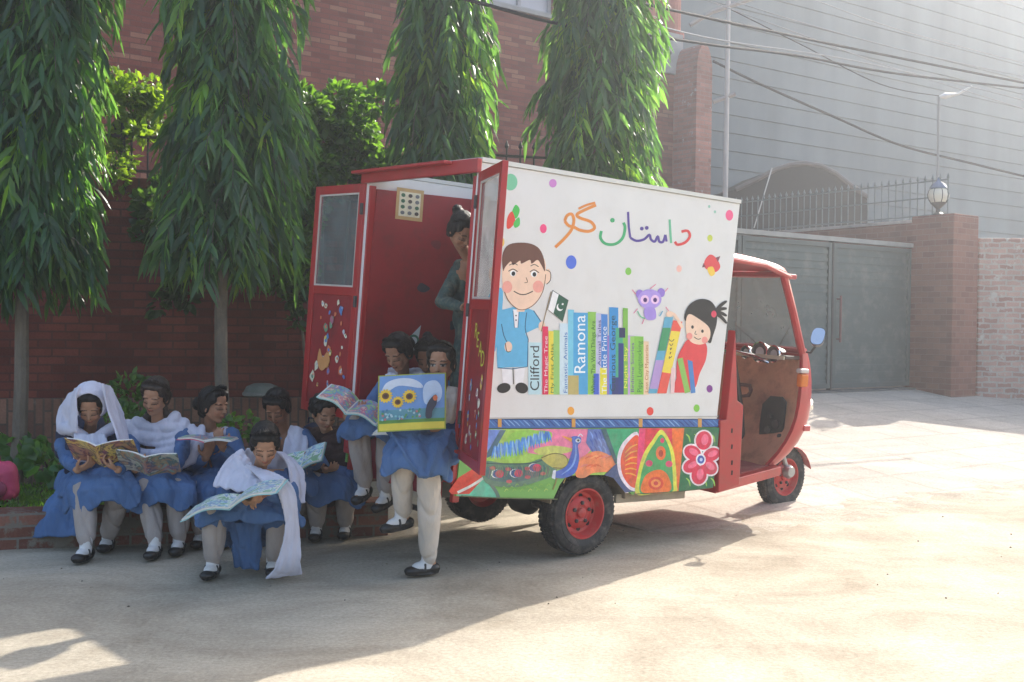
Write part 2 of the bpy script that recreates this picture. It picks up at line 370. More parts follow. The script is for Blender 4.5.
# boundary wall (left) ---------------------------------------------------
WD = 14.5; W0 = Vector((-3.63, 10.2, 0)); dW = Vector((math.cos(R(WD)), math.sin(R(WD)), 0)); nW = Vector((-dW.y, dW.x, 0))
WBR = brick_mat('wall_brick', (.13, .035, .028), (.22, .062, .045), (.115, .045, .037), bw=.235, bh=.076, ms=.008, stain=.4)
WBV = brick_mat('plinth_brick', (.20, .10, .075), (.33, .17, .12), (.14, .10, .08), bw=.24, bh=.076, ms=.009, vertical=True, stain=.45, plaster=((.25, .20, .17), 3, .6))
wall = empty('brick_wall', W0, 'long dark red brick boundary wall behind the seated girls', 'wall'); wall.rotation_euler = (0, 0, R(WD))
UE = 5.25
MB().box(-8, UE, 0, .24, .83, 2.74).build('wall_face', WBR, wall)
MB().box(-8, UE, -.035, .25, 0, .83).build('plinth', WBV, wall, bev=.01)
MB().box(-8, UE + .03, -.04, .28, 2.743, 2.87).build('coping', brick_mat('coping_brick', (.12, .04, .032), (.2, .07, .05), (.10, .07, .06), bw=.12, bh=.3, ms=.008), wall, bev=.01)
mb = MB(); mb.box(0, 4.2, 0, .24, 0, 2.8)
rw = rotz(mb.build('brick_wall', WBR), W0 + dW * UE, 68); tag(rw, 'side return of brick boundary wall hidden behind the van', 'wall')
# iron fence on it
fe = empty('iron_fence', W0 + Vector((0, 0, 2.87)), 'black iron fence with pointed bars along top of brick wall behind the trees', 'fence'); fe.rotation_euler = (0, 0, R(WD))
mb = MB()
u = -7.9
while u < UE - .1:
    mb.tube([(u, .12, 0), (u, .12, .5)], .011, 6); mb.lathe([(.012, 0), (.024, .02), (.0, .09)], Matrix.Translation((u, .12, .48)), 6); u += .145
mb.build('bars', DARKM, fe)
MB().box(-8, UE, .108, .132, .07, .095).build('rail', DARKM, fe); MB().box(-8, UE, .108, .132, .39, .415).build('rail', DARKM, fe)
for uu in (-5.2, -2.6, 0, 2.6): MB().box(uu - .02, uu + .02, .1, .14, 0, .52).build('post', DARKM, fe)

# brick house ---------------------------------------------------------------
HD = 36.9; H0 = Vector((-4.5, 15.5, 0)); dH = Vector((math.cos(R(HD)), math.sin(R(HD)), 0))
HBR = brick_mat('house_brick', (.165, .048, .037), (.235, .076, .058), (.15, .065, .055), bw=.30, bh=.076, ms=.007, light=(.30, .14, .10), stain=.22)
CONC = mat('grey_plaster', (.30, .30, .31), .9, .18, 3, bump=.15, bscale=25, dirt=((.20, .20, .21), 2, .6))
REDPL = mat('red_plaster', (.34, .11, .085), .8, .15, 3, bump=.1, dirt=((.22, .09, .07), 4, .6))
house = empty('brick_house', H0, 'two storey red brick house with pale random bricks behind the tall trees', 'house'); house.rotation_euler = (0, 0, R(HD))
mb = MB()
WX0, WX1, WZ0 = 5.05, 6.45, 6.98
mb.box(-9, WX0, 0, 5, 0, 8.6); mb.box(WX0, WX1, 0, 5, 0, WZ0); mb.box(WX1, 8.3, 0, 5, 0, 8.6); mb.box(8.3, 9.55, 0, 5, 0, 6.38); mb.box(8.3, 9.9, .7, 5, 7.2, 8.6)
mb.build('wall', HBR, house)
mb = MB(); mb.box(WX0, WX1, .12, .16, WZ0, 8.6)
f = mb.build('window', mat('window_pale', (.42, .42, .47), .3, .1, 2), house)
mb = MB()
for a in (WX0, (WX0 + WX1) / 2 - .03, WX1 - .06): mb.box(a, a + .06, .07, .12, WZ0, 8.6)
mb.box(WX0, WX1, .065, .125, WZ0, WZ0 + .06); mb.build('window_frame', mat('window_frame', (.33, .33, .36), .5), f)
MB().box(WX0 - .08, WX1 + .08, -.06, .1, WZ0 - .07, WZ0 - .003).build('window_sill', CONC, house)
mb = MB(); mb.box(8.31, 9.62, -.05, 4.9, 6.383, 7.16); mb.build('balcony_band', CONC, house)
mb = MB()
for k in range(3):
    c = 8.6 + k * .24; mb.lathe([(0, 0), (.09, 0), (.05, .08), (.02, .1)], Matrix.Translation((c + .1, -.055, 6.75)) @ Matrix.Rotation(R(90), 4, 'X'), 10)
mb.build('ornament', DARKM, house)
for k in range(2):
    T = Matrix.Translation((8.95 + k * .68, .3, 7.16))
    MB().lathe([(.26, 0), (.26, .1), (.19, .14), (.19, 1.2), (.26, 1.25), (.26, 1.7)], T, 16).build('column', REDPL, house, sm=False)
MB().box(8.3, 10.0, -.1, 4.9, 8.75, 9.0).build('roof_slab', CONC, house)
# rounded end pillar of the house compound
pp = empty('brick_pillar', H0 + dH * 9.78, 'tall rounded-top brick pillar with peeling paint at the corner of the brick house', 'pillar'); pp.rotation_euler = (0, 0, R(HD))
mb = MB()
prof = [(-.0, 0), (.0, 6.35)] + [(.0 + .42 * (1 - math.cos(a)), 6.35 + .55 * math.sin(a)) for a in [math.pi * k / 12 for k in range(1, 12)]] + [(.84, 6.35), (.84, 0)]
prof = [(a * .5, b_) for a, b_ in prof]
mb.prism(prof, lambda x, y, w: Vector((x - .35, w, y)), -.6, 0)
mb.build('shaft', brick_mat('pillar_brick', (.25, .10, .085), (.36, .16, .13), (.26, .17, .15), plaster=((.42, .36, .35), 5, .6)), pp)
# grey concrete building -------------------------------------------------------
def groove_mat():
    m, t, b = nt('grey_board_concrete'); L = t.links.new
    tc = N(t, 'ShaderNodeTexCoord'); sp = N(t, 'ShaderNodeSeparateXYZ'); L(tc.outputs['Object'], sp.inputs[0])
    n1 = N(t, 'ShaderNodeTexNoise', Scale=.35, Detail=8., Roughness=.6); L(tc.outputs['Object'], n1.inputs['Vector'])
    mp = N(t, 'ShaderNodeMapping'); mp.inputs['Scale'].default_value = (1.2, 1.2, .12); L(tc.outputs['Object'], mp.inputs[0])
    n2 = N(t, 'ShaderNodeTexNoise', Scale=1., Detail=6.); L(mp.outputs[0], n2.inputs['Vector'])
    ad = N(t, 'ShaderNodeMath', operation='ADD'); L(n1.outputs['Fac'], ad.inputs[0]); L(n2.outputs['Fac'], ad.inputs[1])
    mr = N(t, 'ShaderNodeMapRange'); mr.inputs['From Min'].default_value = .75; mr.inputs['From Max'].default_value = 1.25; mr.inputs['To Min'].default_value = .165; mr.inputs['To Max'].default_value = .225; L(ad.outputs[0], mr.inputs['Value'])
    cb = N(t, 'ShaderNodeCombineXYZ')
    for k, g in zip('XYZ', (.80, .95, 1.06)):
        q = N(t, 'ShaderNodeMath', operation='MULTIPLY'); q.inputs[1].default_value = g; L(mr.outputs[0], q.inputs[0]); L(q.outputs[0], cb.inputs[k])
    L(cb.outputs[0], b.inputs['Base Color']); b.inputs['Roughness'].default_value = .9; b.inputs['Specular IOR Level'].default_value = .2
    return m
B0 = Vector((5.4, 26, 0))
gb = empty('concrete_building', B0, 'huge windowless grey concrete building with thin horizontal grooves', 'building'); gb.rotation_euler = (0, 0, R(DV))
GM = groove_mat(); mb = MB(); z = -.2; k = 0
while z < 15:
    mb.box(-14, 34, 0, 6, z, z + .385); mb.box(-14, 34, .05, 6, z + .385, z + .42); z += .42
mb.build('wall', GM, gb)

# gate ------------------------------------------------------------------------
G0 = Vector((3.19, 15.35, 0)); gw = 3.9
gate = empty('metal_gate', G0 + Vector((0, 0, .6)), 'grey green corrugated double metal gate at top of the paved ramp', 'gate'); gate.rotation_euler = (0, 0, R(DV))
GTM = mat('gate_paint', (.078, .105, .105), .55, .12, 2, bump=.05, dirt=((.18, .19, .17), 3, .7))
def leaf(x0, x1, dz=0):
    lf = MB(); h0, h1 = .06, 2.24
    n = 36
    for k in range(n):
        a = h0 + .06 + k * (h1 - h0 - .12) / n; b_ = a + (h1 - h0 - .12) / n
        lf.box(x0 + .06, x1 - .06, .012 + (.014 if k % 2 else 0), .05, a, b_)
    o = lf.build('gate_leaf', GTM, gate)
    fr = MB(); fr.box(x0, x0 + .07, -.01, .06, h0, h1); fr.box(x1 - .07, x1, -.01, .06, h0, h1); fr.box(x0 + .07, x1 - .07, -.008, .058, h1 - .07, h1); fr.box(x0 + .07, x1 - .07, -.008, .058, h0, h0 + .07)
    fr.build('leaf_frame', mat('gate_frame', (.075, .095, .095), .5, .1, 3), o); return o
leaf(-2.5, -.02); l1 = leaf(0, 1.93); l2 = leaf(1.97, 3.88)
mb = MB(); mb.tube([(2.07, -.07, .75), (2.07, -.07, 1.45)], .018, 8)
for zz in (.8, 1.4): mb.tube([(2.07, -.07, zz), (2.07, 0, zz)], .012, 6)
mb.build('handle', mat('handle_red', (.16, .06, .06), .5), l2)
MB().box(1.935, 1.965, -.02, .07, .03, 2.26).build('centre_post', DARKM, gate)
MB().box(-2.6, 3.9, -.03, .09, 2.262, 2.33).build('lintel', mat('gate_lintel', (.30, .30, .29), .7), gate)
MB().box(-2.6, 3.9, -.12, .12, -.08, .03).build('threshold', mat('threshold', (.10, .10, .10), .8, .2), gate)
# gate pillar and side wall
C0 = Vector((6.8, 17.0, 0))
PIL = brick_mat('pillar_tile', (.165, .060, .042), (.24, .095, .068), (.24, .13, .11), bw=.22, bh=.09, ms=.006, stain=.25)
pil = rotz(MB().box(0, .67, 0, .75, .3, 3.36).build('gate_pillar', PIL, bev=.015), C0, DV); tag(pil, 'square red tiled gate pillar with a lamp on top', 'pillar')
sw = empty('side_wall', C0, 'red wall running back from the gate pillar above the gate', 'wall'); sw.rotation_euler = (0, 0, R(DV))
MB().box(.02, .25, .753, 9, .3, 3.26).build('wall_face', PIL, sw)
MB().box(-.01, .28, .76, 9, 3.263, 3.31).build('coping', mat('coping_pale', (.42, .38, .35), .9, .2, 8, bump=.3), sw)
fe2 = empty('iron_fence', C0 + Vector((0, 0, 3.3)), 'grey spiked iron railing on top of the red wall beyond the gate', 'fence'); fe2.rotation_euler = (0, 0, R(DV))
mb = MB(); u = .2
GF = mat('fence_grey', (.13, .16, .17), .6, .1)
while u < 8.8:
    mb.tube([(.13, u, 0), (.13, u, .66)], .011, 6); mb.lathe([(.011, 0), (.026, .03), (0, .1)], Matrix.Translation((.13, u, .62)), 6); u += .135
mb.build('bars', GF, fe2)
for zz in (.06, .34, .6): MB().box(.12, .14, .2, 8.8, zz, zz + .022).build('rail', GF, fe2)
# lamp
lp = empty('pillar_lamp', C0 + dV * .12 + nV * .36 + Vector((0, 0, 3.36)), 'round carriage lamp with white ribbed glass on the gate pillar', 'lamp')
MB().lathe([(.09, 0), (.09, .02), (.035, .05), (.03, .1), (.10, .17), (.12, .19), (.12, .2)], None, 20).build('lamp_base', DARKM, lp, sm=True)
gl = MB().lathe([(.115, .2), (.155, .26), (.165, .32), (.15, .38), (.12, .41)], None, 24).build('lamp_glass', mat('opal_glass', (.78, .76, .66), .25, .05, 9, trans=.3), lp, sm=True)
mb = MB()
for k in range(8):
    a = k * math.pi / 4; mb.tube([(r_ * math.cos(a), r_ * math.sin(a), z_) for r_, z_ in [(.12, .195), (.16, .26), (.17, .32), (.155, .38), (.125, .415)]], .006, 5)
mb.build('lamp_ribs', DARKM, lp)
MB().lathe([(.13, .41), (.135, .43), (.10, .49), (.04, .53), (.03, .56), (.0, .60)], None, 20).build('lamp_cap', mat('lamp_cap', (.12, .17, .26), .25, metal=.4), lp, sm=True)
# camera mast
cm = empty('thin_mast', W(937, 212, 18.2), 'thin mast with a small camera beside the pillar lamp', 'mast')
b0 = W(937, 212, 18.2); t0 = W(939, 97, 18.2) - b0
MB().tube([(0, 0, -.3), t0], .022, 8).build('pole', mat('mast_grey', (.20, .21, .22), .5), cm)
MB().tube([t0, t0 + Vector((.1, 0, .02)), W(958, 94, 18.2) - b0, W(972, 86, 18.2) - b0], [.02, .05, .02, .015], 8).build('camera', STEEL, cm)
# rough wall on the right
RBR = brick_mat('rough_brick', (.30, .15, .12), (.44, .28, .23), (.40, .35, .32), bw=.23, bh=.085, ms=.014, irregular=1, stain=.3, plaster=((.46, .42, .39), 6, .56))
rwl = MB().box(0, 10, 0, .25, 0, 3.02).build('rough_brick_wall', RBR, bev=.02); rwl.location = (7.37, 17.42, 0); rwl.rotation_euler = (0, 0, R(-3)); tag(rwl, 'uneven pinkish rough brick wall at the right edge', 'wall')
# dark canopy
cp = empty('arched_canopy', (0, 0, 0), 'dark arched canopy rising behind the spiked railing', 'canopy')
prof = [(70, 400), (190, 372), (300, 320), (400, 265), (480, 240), (560, 232), (640, 245), (720, 285), (790, 340), (890, 412), (893, 560), (70, 620)]
PP = [W(700 + x / 5.33, 120 + y / 5.33, 22.5) for x, y in prof]; n = len(PP)
off = Vector((-.3, 1.8, 0)); mb = MB(); mb.add(PP + [q + off for q in PP], [tuple(range(n))[::-1], tuple(range(n, 2 * n))] + [(i, (i + 1) % n, n + (i + 1) % n, n + i) for i in range(n)])
mb.build('cover', mat('canopy_dark', (.016, .016, .018), .8, .2, 4), cp)
mb = MB(); mb.tube([q + Vector((0, -.03, 0)) for q in PP[1:10]], .05, 8); mb.build('edge_pipe', mat('canopy_edge', (.10, .09, .09), .6), cp)
tag(MB().tube([W(772, 168, 21), W(754, 228, 21)], .012, 6).build('leaning_rod', STEEL), 'pale rod leaning in front of the dark canopy', 'rod')
# street pole
sp_ = empty('street_pole', W(725, 210, 16.6), 'slender pale utility pole with crossarm behind the van', 'pole')
b0 = W(725, 210, 16.6); up = W(729, -20, 16.6) - b0
MB().tube([(-.03, 0, -2.6), (0, 0, 0), up], [.045, .04, .03], 10).build('shaft', mat('pole_paint', (.42, .40, .40), .7, .1, 4), sp_)
MB().tube([W(690, 25, 16.6) - b0, W(712, 12, 16.6) - b0, W(760, -4, 16.6) - b0], .035, 6).build('crossarm', mat('arm', (.30, .27, .26), .7), sp_)
MB().tube([W(713, 102, 16.6) - b0, W(735, 94, 16.6) - b0], .035, 6).build('stay', mat('arm', (.30, .27, .26), .7), sp_)
# overhead cables
CB = mat('cable_black', (.03, .03, .035), .85, spec=.15); CL = mat('cable_pale', (.28, .29, .32), .7, spec=.2)
def cable(pts, r, lab, m_=CB):
    P_ = []
    pts = [Vector(p) for p in pts]
    for i in range(len(pts) - 1):
        a, b_ = pts[max(i - 1, 0)], pts[i]; c, d = pts[i + 1], pts[min(i + 2, len(pts) - 1)]
        for j in range(8):
            t_ = j / 8; P_.append(.5 * ((2 * b_) + (c - a) * t_ + (2 * a - 5 * b_ + 4 * c - d) * t_ * t_ + (3 * b_ - a - 3 * c + d) * t_ ** 3))
    P_.append(pts[-1])
    tag(MB().tube(P_, r, 6).build('overhead_cable', m_), lab, 'cable', 'overhead cables')
cable([W(380, -22, 9.2), W(480, 3, 9.8), W(560, 24, 10.4), W(640, 34, 11.2), W(720, 46, 12.5), W(800, 56, 14), W(900, 74, 15.5), W(1060, 92, 18)], .016, 'black cable crossing the tall tree crowns nearest the van roof')
cable([W(600, -6, 11), W(690, 14, 12.5), W(770, 31, 14), W(860, 50, 15.5), W(1060, 90, 18)], .017, 'thick dark cable sagging above the pillar toward the right')
cable([W(560, -10, 12), W(640, 20, 13), W(720, 40, 14), W(840, 58, 15.5), W(960, 84, 17), W(1060, 110, 18)], .009, 'thin pale cable crossing low under the thick dark one', CL)
cable([W(713, 61, 17), W(760, 84, 17.3), W(830, 115, 18), W(900, 145, 18.6), W(970, 163, 19), W(1060, 185, 20)], .019, 'dark cable dropping from the rounded pillar toward the right wall')
cable([W(700, -10, 15), W(800, 22, 15.5), W(920, 54, 16.4), W(1060, 84, 17.5)], .008, 'thin wire slanting from the crossarm of the pole', CL)
cable([W(640, -25, 15), W(720, 5, 15), W(800, 34, 15.6), W(900, 70, 16.8), W(1060, 120, 18.5)], .008, 'pale wire passing just right of the pole top', CL)
cable([W(790, -10, 15), W(900, 30, 16), W(1060, 72, 17.5)], .007, 'highest thin wire at the upper right', CL)
cable([W(728, 8, 16.6), W(800, 44, 16.8), W(880, 84, 17.2), W(939, 96, 18.2)], .008, 'thin wire from pole to the camera mast')

# ================================================================== FOLIAGE
def leaf_mat(name, gain=1.0, trans=.38, tint=(1.5, 1.35, .35)):
    m, t, b = nt(name); L = t.links.new
    at = N(t, 'ShaderNodeAttribute', attribute_name='col'); L(at.outputs['Color'], b.inputs['Base Color']); b.inputs['Roughness'].default_value = .36; b.inputs['Specular IOR Level'].default_value = .5
    mu = N(t, 'ShaderNodeMix', data_type='RGBA', blend_type='MULTIPLY'); mu.clamp_result = False; mu.inputs['Factor'].default_value = 1; L(at.outputs['Color'], mu.inputs['A']); mu.inputs['B'].default_value = (*tint, 1)
    sc = N(t, 'ShaderNodeVectorMath', operation='SCALE'); L(mu.outputs['Result'], sc.inputs[0]); sc.inputs['Scale'].default_value = 2.6 * gain
    tr = N(t, 'ShaderNodeBsdfTranslucent'); L(sc.outputs[0], tr.inputs['Color'])
    ms = N(t, 'ShaderNodeMixShader'); ms.inputs[0].default_value = trans; L(b.outputs[0], ms.inputs[1]); L(tr.outputs[0], ms.inputs[2])
    L(ms.outputs[0], t.nodes['Material Output'].inputs['Surface']); return m
LEAFM = leaf_mat('ashoka_leaf', 2.0, .45); LEAF2 = leaf_mat('bush_leaf', 1.0, .45)
def leaves_mesh(base, d, side, Ls, Ws, cols, droop=.15):
    """vectorised lanceolate leaves: base point, direction, side vector"""
    n = len(base); d = d / np.linalg.norm(d, axis=1, keepdims=True)
    side = side - (side * d).sum(1, keepdims=True) * d; side /= np.linalg.norm(side, axis=1, keepdims=True) + 1e-9
    nor = np.cross(side, d); Ls = Ls[:, None]; Ws = Ws[:, None]
    g = np.array([0, 0, -1.])
    m1 = base + d * Ls * .35 - nor * Ws * .25; m2 = base + d * Ls * .7 - nor * Ws * .2 + g * Ls * droop * .35
    tip = base + d * Ls + g * Ls * droop
    l1 = base + d * Ls * .33 + side * Ws * .5; r1 = base + d * Ls * .33 - side * Ws * .5
    l2 = base + d * Ls * .68 + side * Ws * .42 + g * Ls * droop * .35; r2 = base + d * Ls * .68 - side * Ws * .42 + g * Ls * droop * .35
    V = np.stack([base, l1, m1, r1, l2, m2, r2, tip], 1).reshape(-1, 3)
    T = np.array([[0, 2, 1], [0, 3, 2]]); Q = np.array([[1, 2, 5, 4], [2, 3, 6, 5]]); T2 = np.array([[4, 5, 7], [5, 6, 7]])
    o = (np.arange(n) * 8)[:, None]
    return V, o, T, Q, T2, cols
def build_leaves(name, parts, m_, parent):
    Vs = []; loops = []; starts = []; tot = []; cc = []; off = 0; st = 0
    me = bpy.data.meshes.new(name)
    base, d, side, Ls, Ws, cols, droop = parts
    V, o, T, Q, T2, cols = leaves_mesh(base, d, side, Ls, Ws, cols, droop)
    n = len(base)
    fl = np.concatenate([o + T[0], o + T[1], o + Q[0], o + Q[1], o + T2[0], o + T2[1]], 1)  # n x (3+3+4+4+3+3)=20
    sizes = np.tile([3, 3, 4, 4, 3, 3], n); starts = np.concatenate([[0], np.cumsum(sizes)[:-1]])
    me.vertices.add(len(V)); me.vertices.foreach_set('co', V.ravel().astype(np.float32))
    me.loops.add(fl.size); me.loops.foreach_set('vertex_index', fl.ravel().astype(np.int32))
    me.polygons.add(len(sizes)); me.polygons.foreach_set('loop_start', starts.astype(np.int32)); me.polygons.foreach_set('loop_total', sizes.astype(np.int32))
    me.update(calc_edges=True)
    at = me.color_attributes.new('col', 'FLOAT_COLOR', 'CORNER')
    c4 = np.concatenate([np.repeat(cols, 20, axis=0), np.ones((n * 20, 1))], 1); at.data.foreach_set('color', c4.ravel().astype(np.float32))
    me.validate()
    return link(name, me, m_, parent)
BARK = mat('pale_bark', (.17, .14, .11), .9, .3, 9, bump=.6, bscale=40, dirt=((.10, .085, .07), 6, .7), stretch=(1, 1, .3))
def ashoka(base, crown_dx, z0, z1, r0, r1, lab, seed, nt_=800, group='tall drooping trees by the wall', cols=((.019, .054, .030), (.042, .098, .048))):
    rg = np.random.default_rng(seed); t = empty('ashoka_tree', base, lab, 'tree', group)
    dx, dy = crown_dx
    def axis(z): 
        k = np.clip(z / z1, 0, 1); return np.array([dx * k ** .8 + .03 * math.sin(z * 2 + seed), dy * k ** .8 + .02 * math.cos(z * 1.7)])
    pts = [(*axis(z), z) for z in np.linspace(-.1, z1 - .3, 16)]
    MB().tube(pts, list(np.linspace(.062, .012, 16)), 9).build('trunk', BARK, t, sm=True)
    bs = []; ds = []; ss = []; ll = []; ww = []; cs = []; br = MB()
    for i in range(nt_):
        az = rg.uniform(0, 2 * np.pi); zz = z0 + .25 + (z1 - z0) * rg.uniform(0, 1) ** 1.05
        fr = (zz - z0) / (z1 - z0)
        lump = 1 + .34 * noise.noise(Vector((math.cos(az) * 1.6, math.sin(az) * 1.6, zz * 1.5 + seed)))
        rad = (r0 + (r1 - r0) * fr) * lump * (rg.uniform(.55, 1.06) if rg.uniform() < .8 else rg.uniform(.25, .7))
        if fr > .88: rad *= max(.15, 1 - (fr - .88) * 7)
        dr = rg.uniform(.30, .75); 
        zl = zz - dr
        if zl < z0 - .1: zl = z0 - .1 + rg.uniform(0, .25); zz = zl + dr
        ax = axis(zz); out = np.array([math.cos(az), math.sin(az), 0.])
        nl = 17
        k = np.linspace(0, 1, nl)
        px = np.stack([ax[0] + out[0] * rad * (1 - (1 - k) ** 1.8), ax[1] + out[1] * rad * (1 - (1 - k) ** 1.8), zz - dr * k ** 1.7], 1)
        if i % 3 == 0: br.tube([tuple(q) for q in px[::4]], .004, 3, cap=False)
        tan = np.gradient(px, axis=0); tan /= np.linalg.norm(tan, axis=1, keepdims=True)
        perp = np.cross(tan, [0, 0, 1.]); perp /= np.linalg.norm(perp, axis=1, keepdims=True) + 1e-6
        sel = slice(3, nl); m = nl - 3
        sg = np.where(np.arange(m) % 2 == 0, 1, -1)[:, None]
        dd = tan[sel] * .5 + perp[sel] * sg * rg.uniform(.25, .75, (m, 1)) + np.array([0, 0, -1.]) * rg.uniform(.35, 1.0, (m, 1)) + out * .3 + rg.normal(0, .24, (m, 3))
        bs.append(px[sel]); ds.append(dd); ss.append(perp[sel] * rg.uniform(-.6, 1, (m, 1)) + out * rg.uniform(-.3, .6, (m, 1)) + rg.normal(0, .35, (m, 3)))
        ll.append(rg.uniform(.14, .25, m)); ww.append(rg.uniform(.034, .054, m))
        tw = rg.uniform(0, 1); c = np.array(cols[0]) * (1 - tw) + np.array(cols[1]) * tw
        cl = c[None] * rg.uniform(.75, 1.3, (m, 1)); 
        if rg.uniform() < .10: cl = cl * np.array([2.2, 1.7, .8])
        cs.append(cl)
    br.build('branches', BARK, t)
    build_leaves('crown', (np.concatenate(bs), np.concatenate(ds), np.concatenate(ss), np.concatenate(ll), np.concatenate(ww), np.concatenate(cs), .22), LEAFM, t)
    return t
def gp(u, v, Y, z): q = W(u, v, Y); return Vector((q.x, Y, z))
ashoka(gp(10, 440, 8.8, .2), (.40, .1), 1.62, 7.6, .50, .54, 'leftmost drooping dark green tree with slim leaning trunk', 1, 980)
ashoka(gp(221, 440, 9.1, .2), (.06, .1), 1.78, 7.9, .60, .55, 'widest drooping tree above the seated girls with its straight bare trunk', 2, 1000)
ashoka(gp(440, 440, 10.2, .2), (.0, .1), 1.9, 8.2, .52, .50, 'narrow drooping tree rising behind the left of the van roof', 3, 760)
ashoka(gp(588, 440, 10.5, .1), (.12, .1), 1.9, 8.4, .72, .34, 'cone shaped drooping tree rising over the middle of the van roof', 4, 800)
def cloud(name, lumps, n, Lr, m_, parent, c0, c1, seed, droop=.1, wr=.6):
    rg = np.random.default_rng(seed); P = []; D = []
    lumps = [(tuple(np.array(c_) + rg.normal(0, .5, 3) * np.array(r_)), tuple(np.array(r_) * rg.uniform(.28, .6))) for c_, r_ in lumps for _ in range(7)] if n > 400 else lumps
    per = n // len(lumps)
    for c, r in lumps:
        v = rg.normal(0, 1, (per, 3)); v /= np.linalg.norm(v, axis=1, keepdims=True); rr = rg.uniform(.35, 1.08, (per, 1)) ** .6
        P.append(np.array(c) + v * rr * np.array(r)); D.append(v + rg.normal(0, .5, (per, 3)) + np.array([0, 0, .1]))
    P = np.concatenate(P); D = np.concatenate(D); m = len(P); L_ = rg.uniform(Lr[0], Lr[1], m)
    k = rg.uniform(0, 1, (m, 1)); cols = np.array(c0) * (1 - k) + np.array(c1) * k
    return build_leaves(name, (P, D, rg.normal(0, 1, (m, 3)), L_, L_ * wr, cols, droop), m_, parent)
def bush(name, lumps_px, n, lab, seed, c0=(.03, .08, .02), c1=(.08, .18, .035), Lr=(.06, .11), cat='bush', stems=True, wr=.6):
    c = W(*lumps_px[0][:3]); root = empty(name, (c.x, c.y, .2), lab, cat)
    L_ = []
    mb_ = MB()
    for (u, v, Y, rx, rz) in lumps_px:
        q = W(u, v, Y) - Vector((c.x, c.y, .2)); L_.append((tuple(q), (rx, min(rx, .35), rz)))
        mb_.tube([(q.x * .2, .05, 0), (q.x * .7, .1 + q.y * .5, q.z * .6), tuple(q)], [.02, .014, .006], 5)
    if stems: mb_.build('stems', BARK, root)
    cloud('foliage', L_, n, Lr, LEAF2, root, c0, c1, seed, wr=wr); return root
bush('climbing_shrub', [(322, 150, 10.5, .42, .42), (355, 130, 10.7, .34, .4), (300, 190, 10.3, .3, .5), (345, 110, 10.8, .25, .25), (290, 240, 10.1, .22, .42), (370, 165, 10.7, .3, .3), (305, 110, 10.6, .3, .22)], 7500, 'bushy green shrub growing over the wall between two drooping trees', 21)
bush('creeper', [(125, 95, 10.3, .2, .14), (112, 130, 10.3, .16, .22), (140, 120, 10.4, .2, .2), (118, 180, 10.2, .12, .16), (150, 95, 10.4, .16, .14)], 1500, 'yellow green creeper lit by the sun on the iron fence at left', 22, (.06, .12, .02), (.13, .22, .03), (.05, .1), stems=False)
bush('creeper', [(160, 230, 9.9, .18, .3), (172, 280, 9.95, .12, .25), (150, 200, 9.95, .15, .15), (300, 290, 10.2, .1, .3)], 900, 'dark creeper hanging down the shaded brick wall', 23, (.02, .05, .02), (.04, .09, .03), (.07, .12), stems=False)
# planter plants
bush('leafy_plant', [(28, 450, 8.9, .16, .12), (45, 462, 8.6, .15, .1)], 90, 'broad leaved plant growing in the planter beside the leftmost trunk', 24, (.05, .12, .05), (.09, .2, .08), (.09, .15), 'plant', wr=.8)
bush('leafy_plant', [(128, 395, 9.6, .16, .18), (120, 420, 9.3, .2, .14)], 260, 'weedy plant behind the two girls at left', 25, (.04, .1, .03), (.09, .2, .06), (.05, .1), 'plant')
bush('leafy_plant', [(235, 428, 9.0, .2, .1), (300, 450, 8.9, .3, .1)], 220, 'low weeds in the planter behind the middle girls', 26, (.04, .1, .03), (.1, .2, .05), (.05, .09), 'plant')
rg = np.random.default_rng(5); n = 14000
uu = rg.uniform(-6, 2.5, n); tt = rg.uniform(.22, 1.5, n) ** 1.0
B = np.array([K0 + dK * a + nK * b_ + Vector((0, 0, .21)) for a, b_ in zip(uu, tt)])
D = rg.normal(0, .45, (n, 3)) + np.array([0, 0, 1.]); L_ = rg.uniform(.03, .075, n); k = rg.uniform(0, 1, (n, 1))
gr = build_leaves('ground_cover', (B, D, rg.normal(0, 1, (n, 3)), L_, L_ * .28, np.array([.04, .10, .02]) * (1 - k) + np.array([.09, .19, .03]) * k, .2), LEAF2, None); tag(gr, kind='stuff')
# fallen leaves and pebbles on the road
mb = MB(); rr = random.Random(3)
for i in range(60):
    q = onz(rr.uniform(0, 1024), rr.uniform(500, 610)); a = rr.uniform(0, 6.28); l = rr.uniform(.004, .011)
    if (q.x - 1) ** 2 + (q.y - 7.5) ** 2 < .4: continue
    c_, s_ = math.cos(a) * l, math.sin(a) * l
    mb.add([(q.x - c_, q.y - s_, .003), (q.x - s_ * .35, q.y + c_ * .35, .008), (q.x + c_, q.y + s_, .004), (q.x + s_ * .35, q.y - c_ * .35, .009), (q.x, q.y, .0)], [(0, 1, 2, 3), (0, 1, 4), (1, 2, 4), (2, 3, 4), (3, 0, 4)], rr.choice([(.16, .13, .10), (.24, .2, .14), (.3, .27, .23)]))
tag(mb.build('road_litter', PAINT), kind='stuff')
# stone bowl on ledge
bw = empty('stone_bowl', W(262, 396, 10.12), 'grey upturned stone bowl on the wall ledge behind the girls', 'bowl')
MB().lathe([(.0, .12), (.08, .115), (.14, .09), (.165, .04), (.165, .0), (.14, 0)], None, 24).build('shell', mat('bowl_stone', (.16, .17, .15), .8, .25, 8, bump=.3), bw, sm=True)
MB().lathe([(.165, .0), (.178, .01), (.178, .03), (.165, .04)], None, 24).build('rim', mat('bowl_rim', (.22, .22, .20), .8, .2, 8), bw, sm=True)

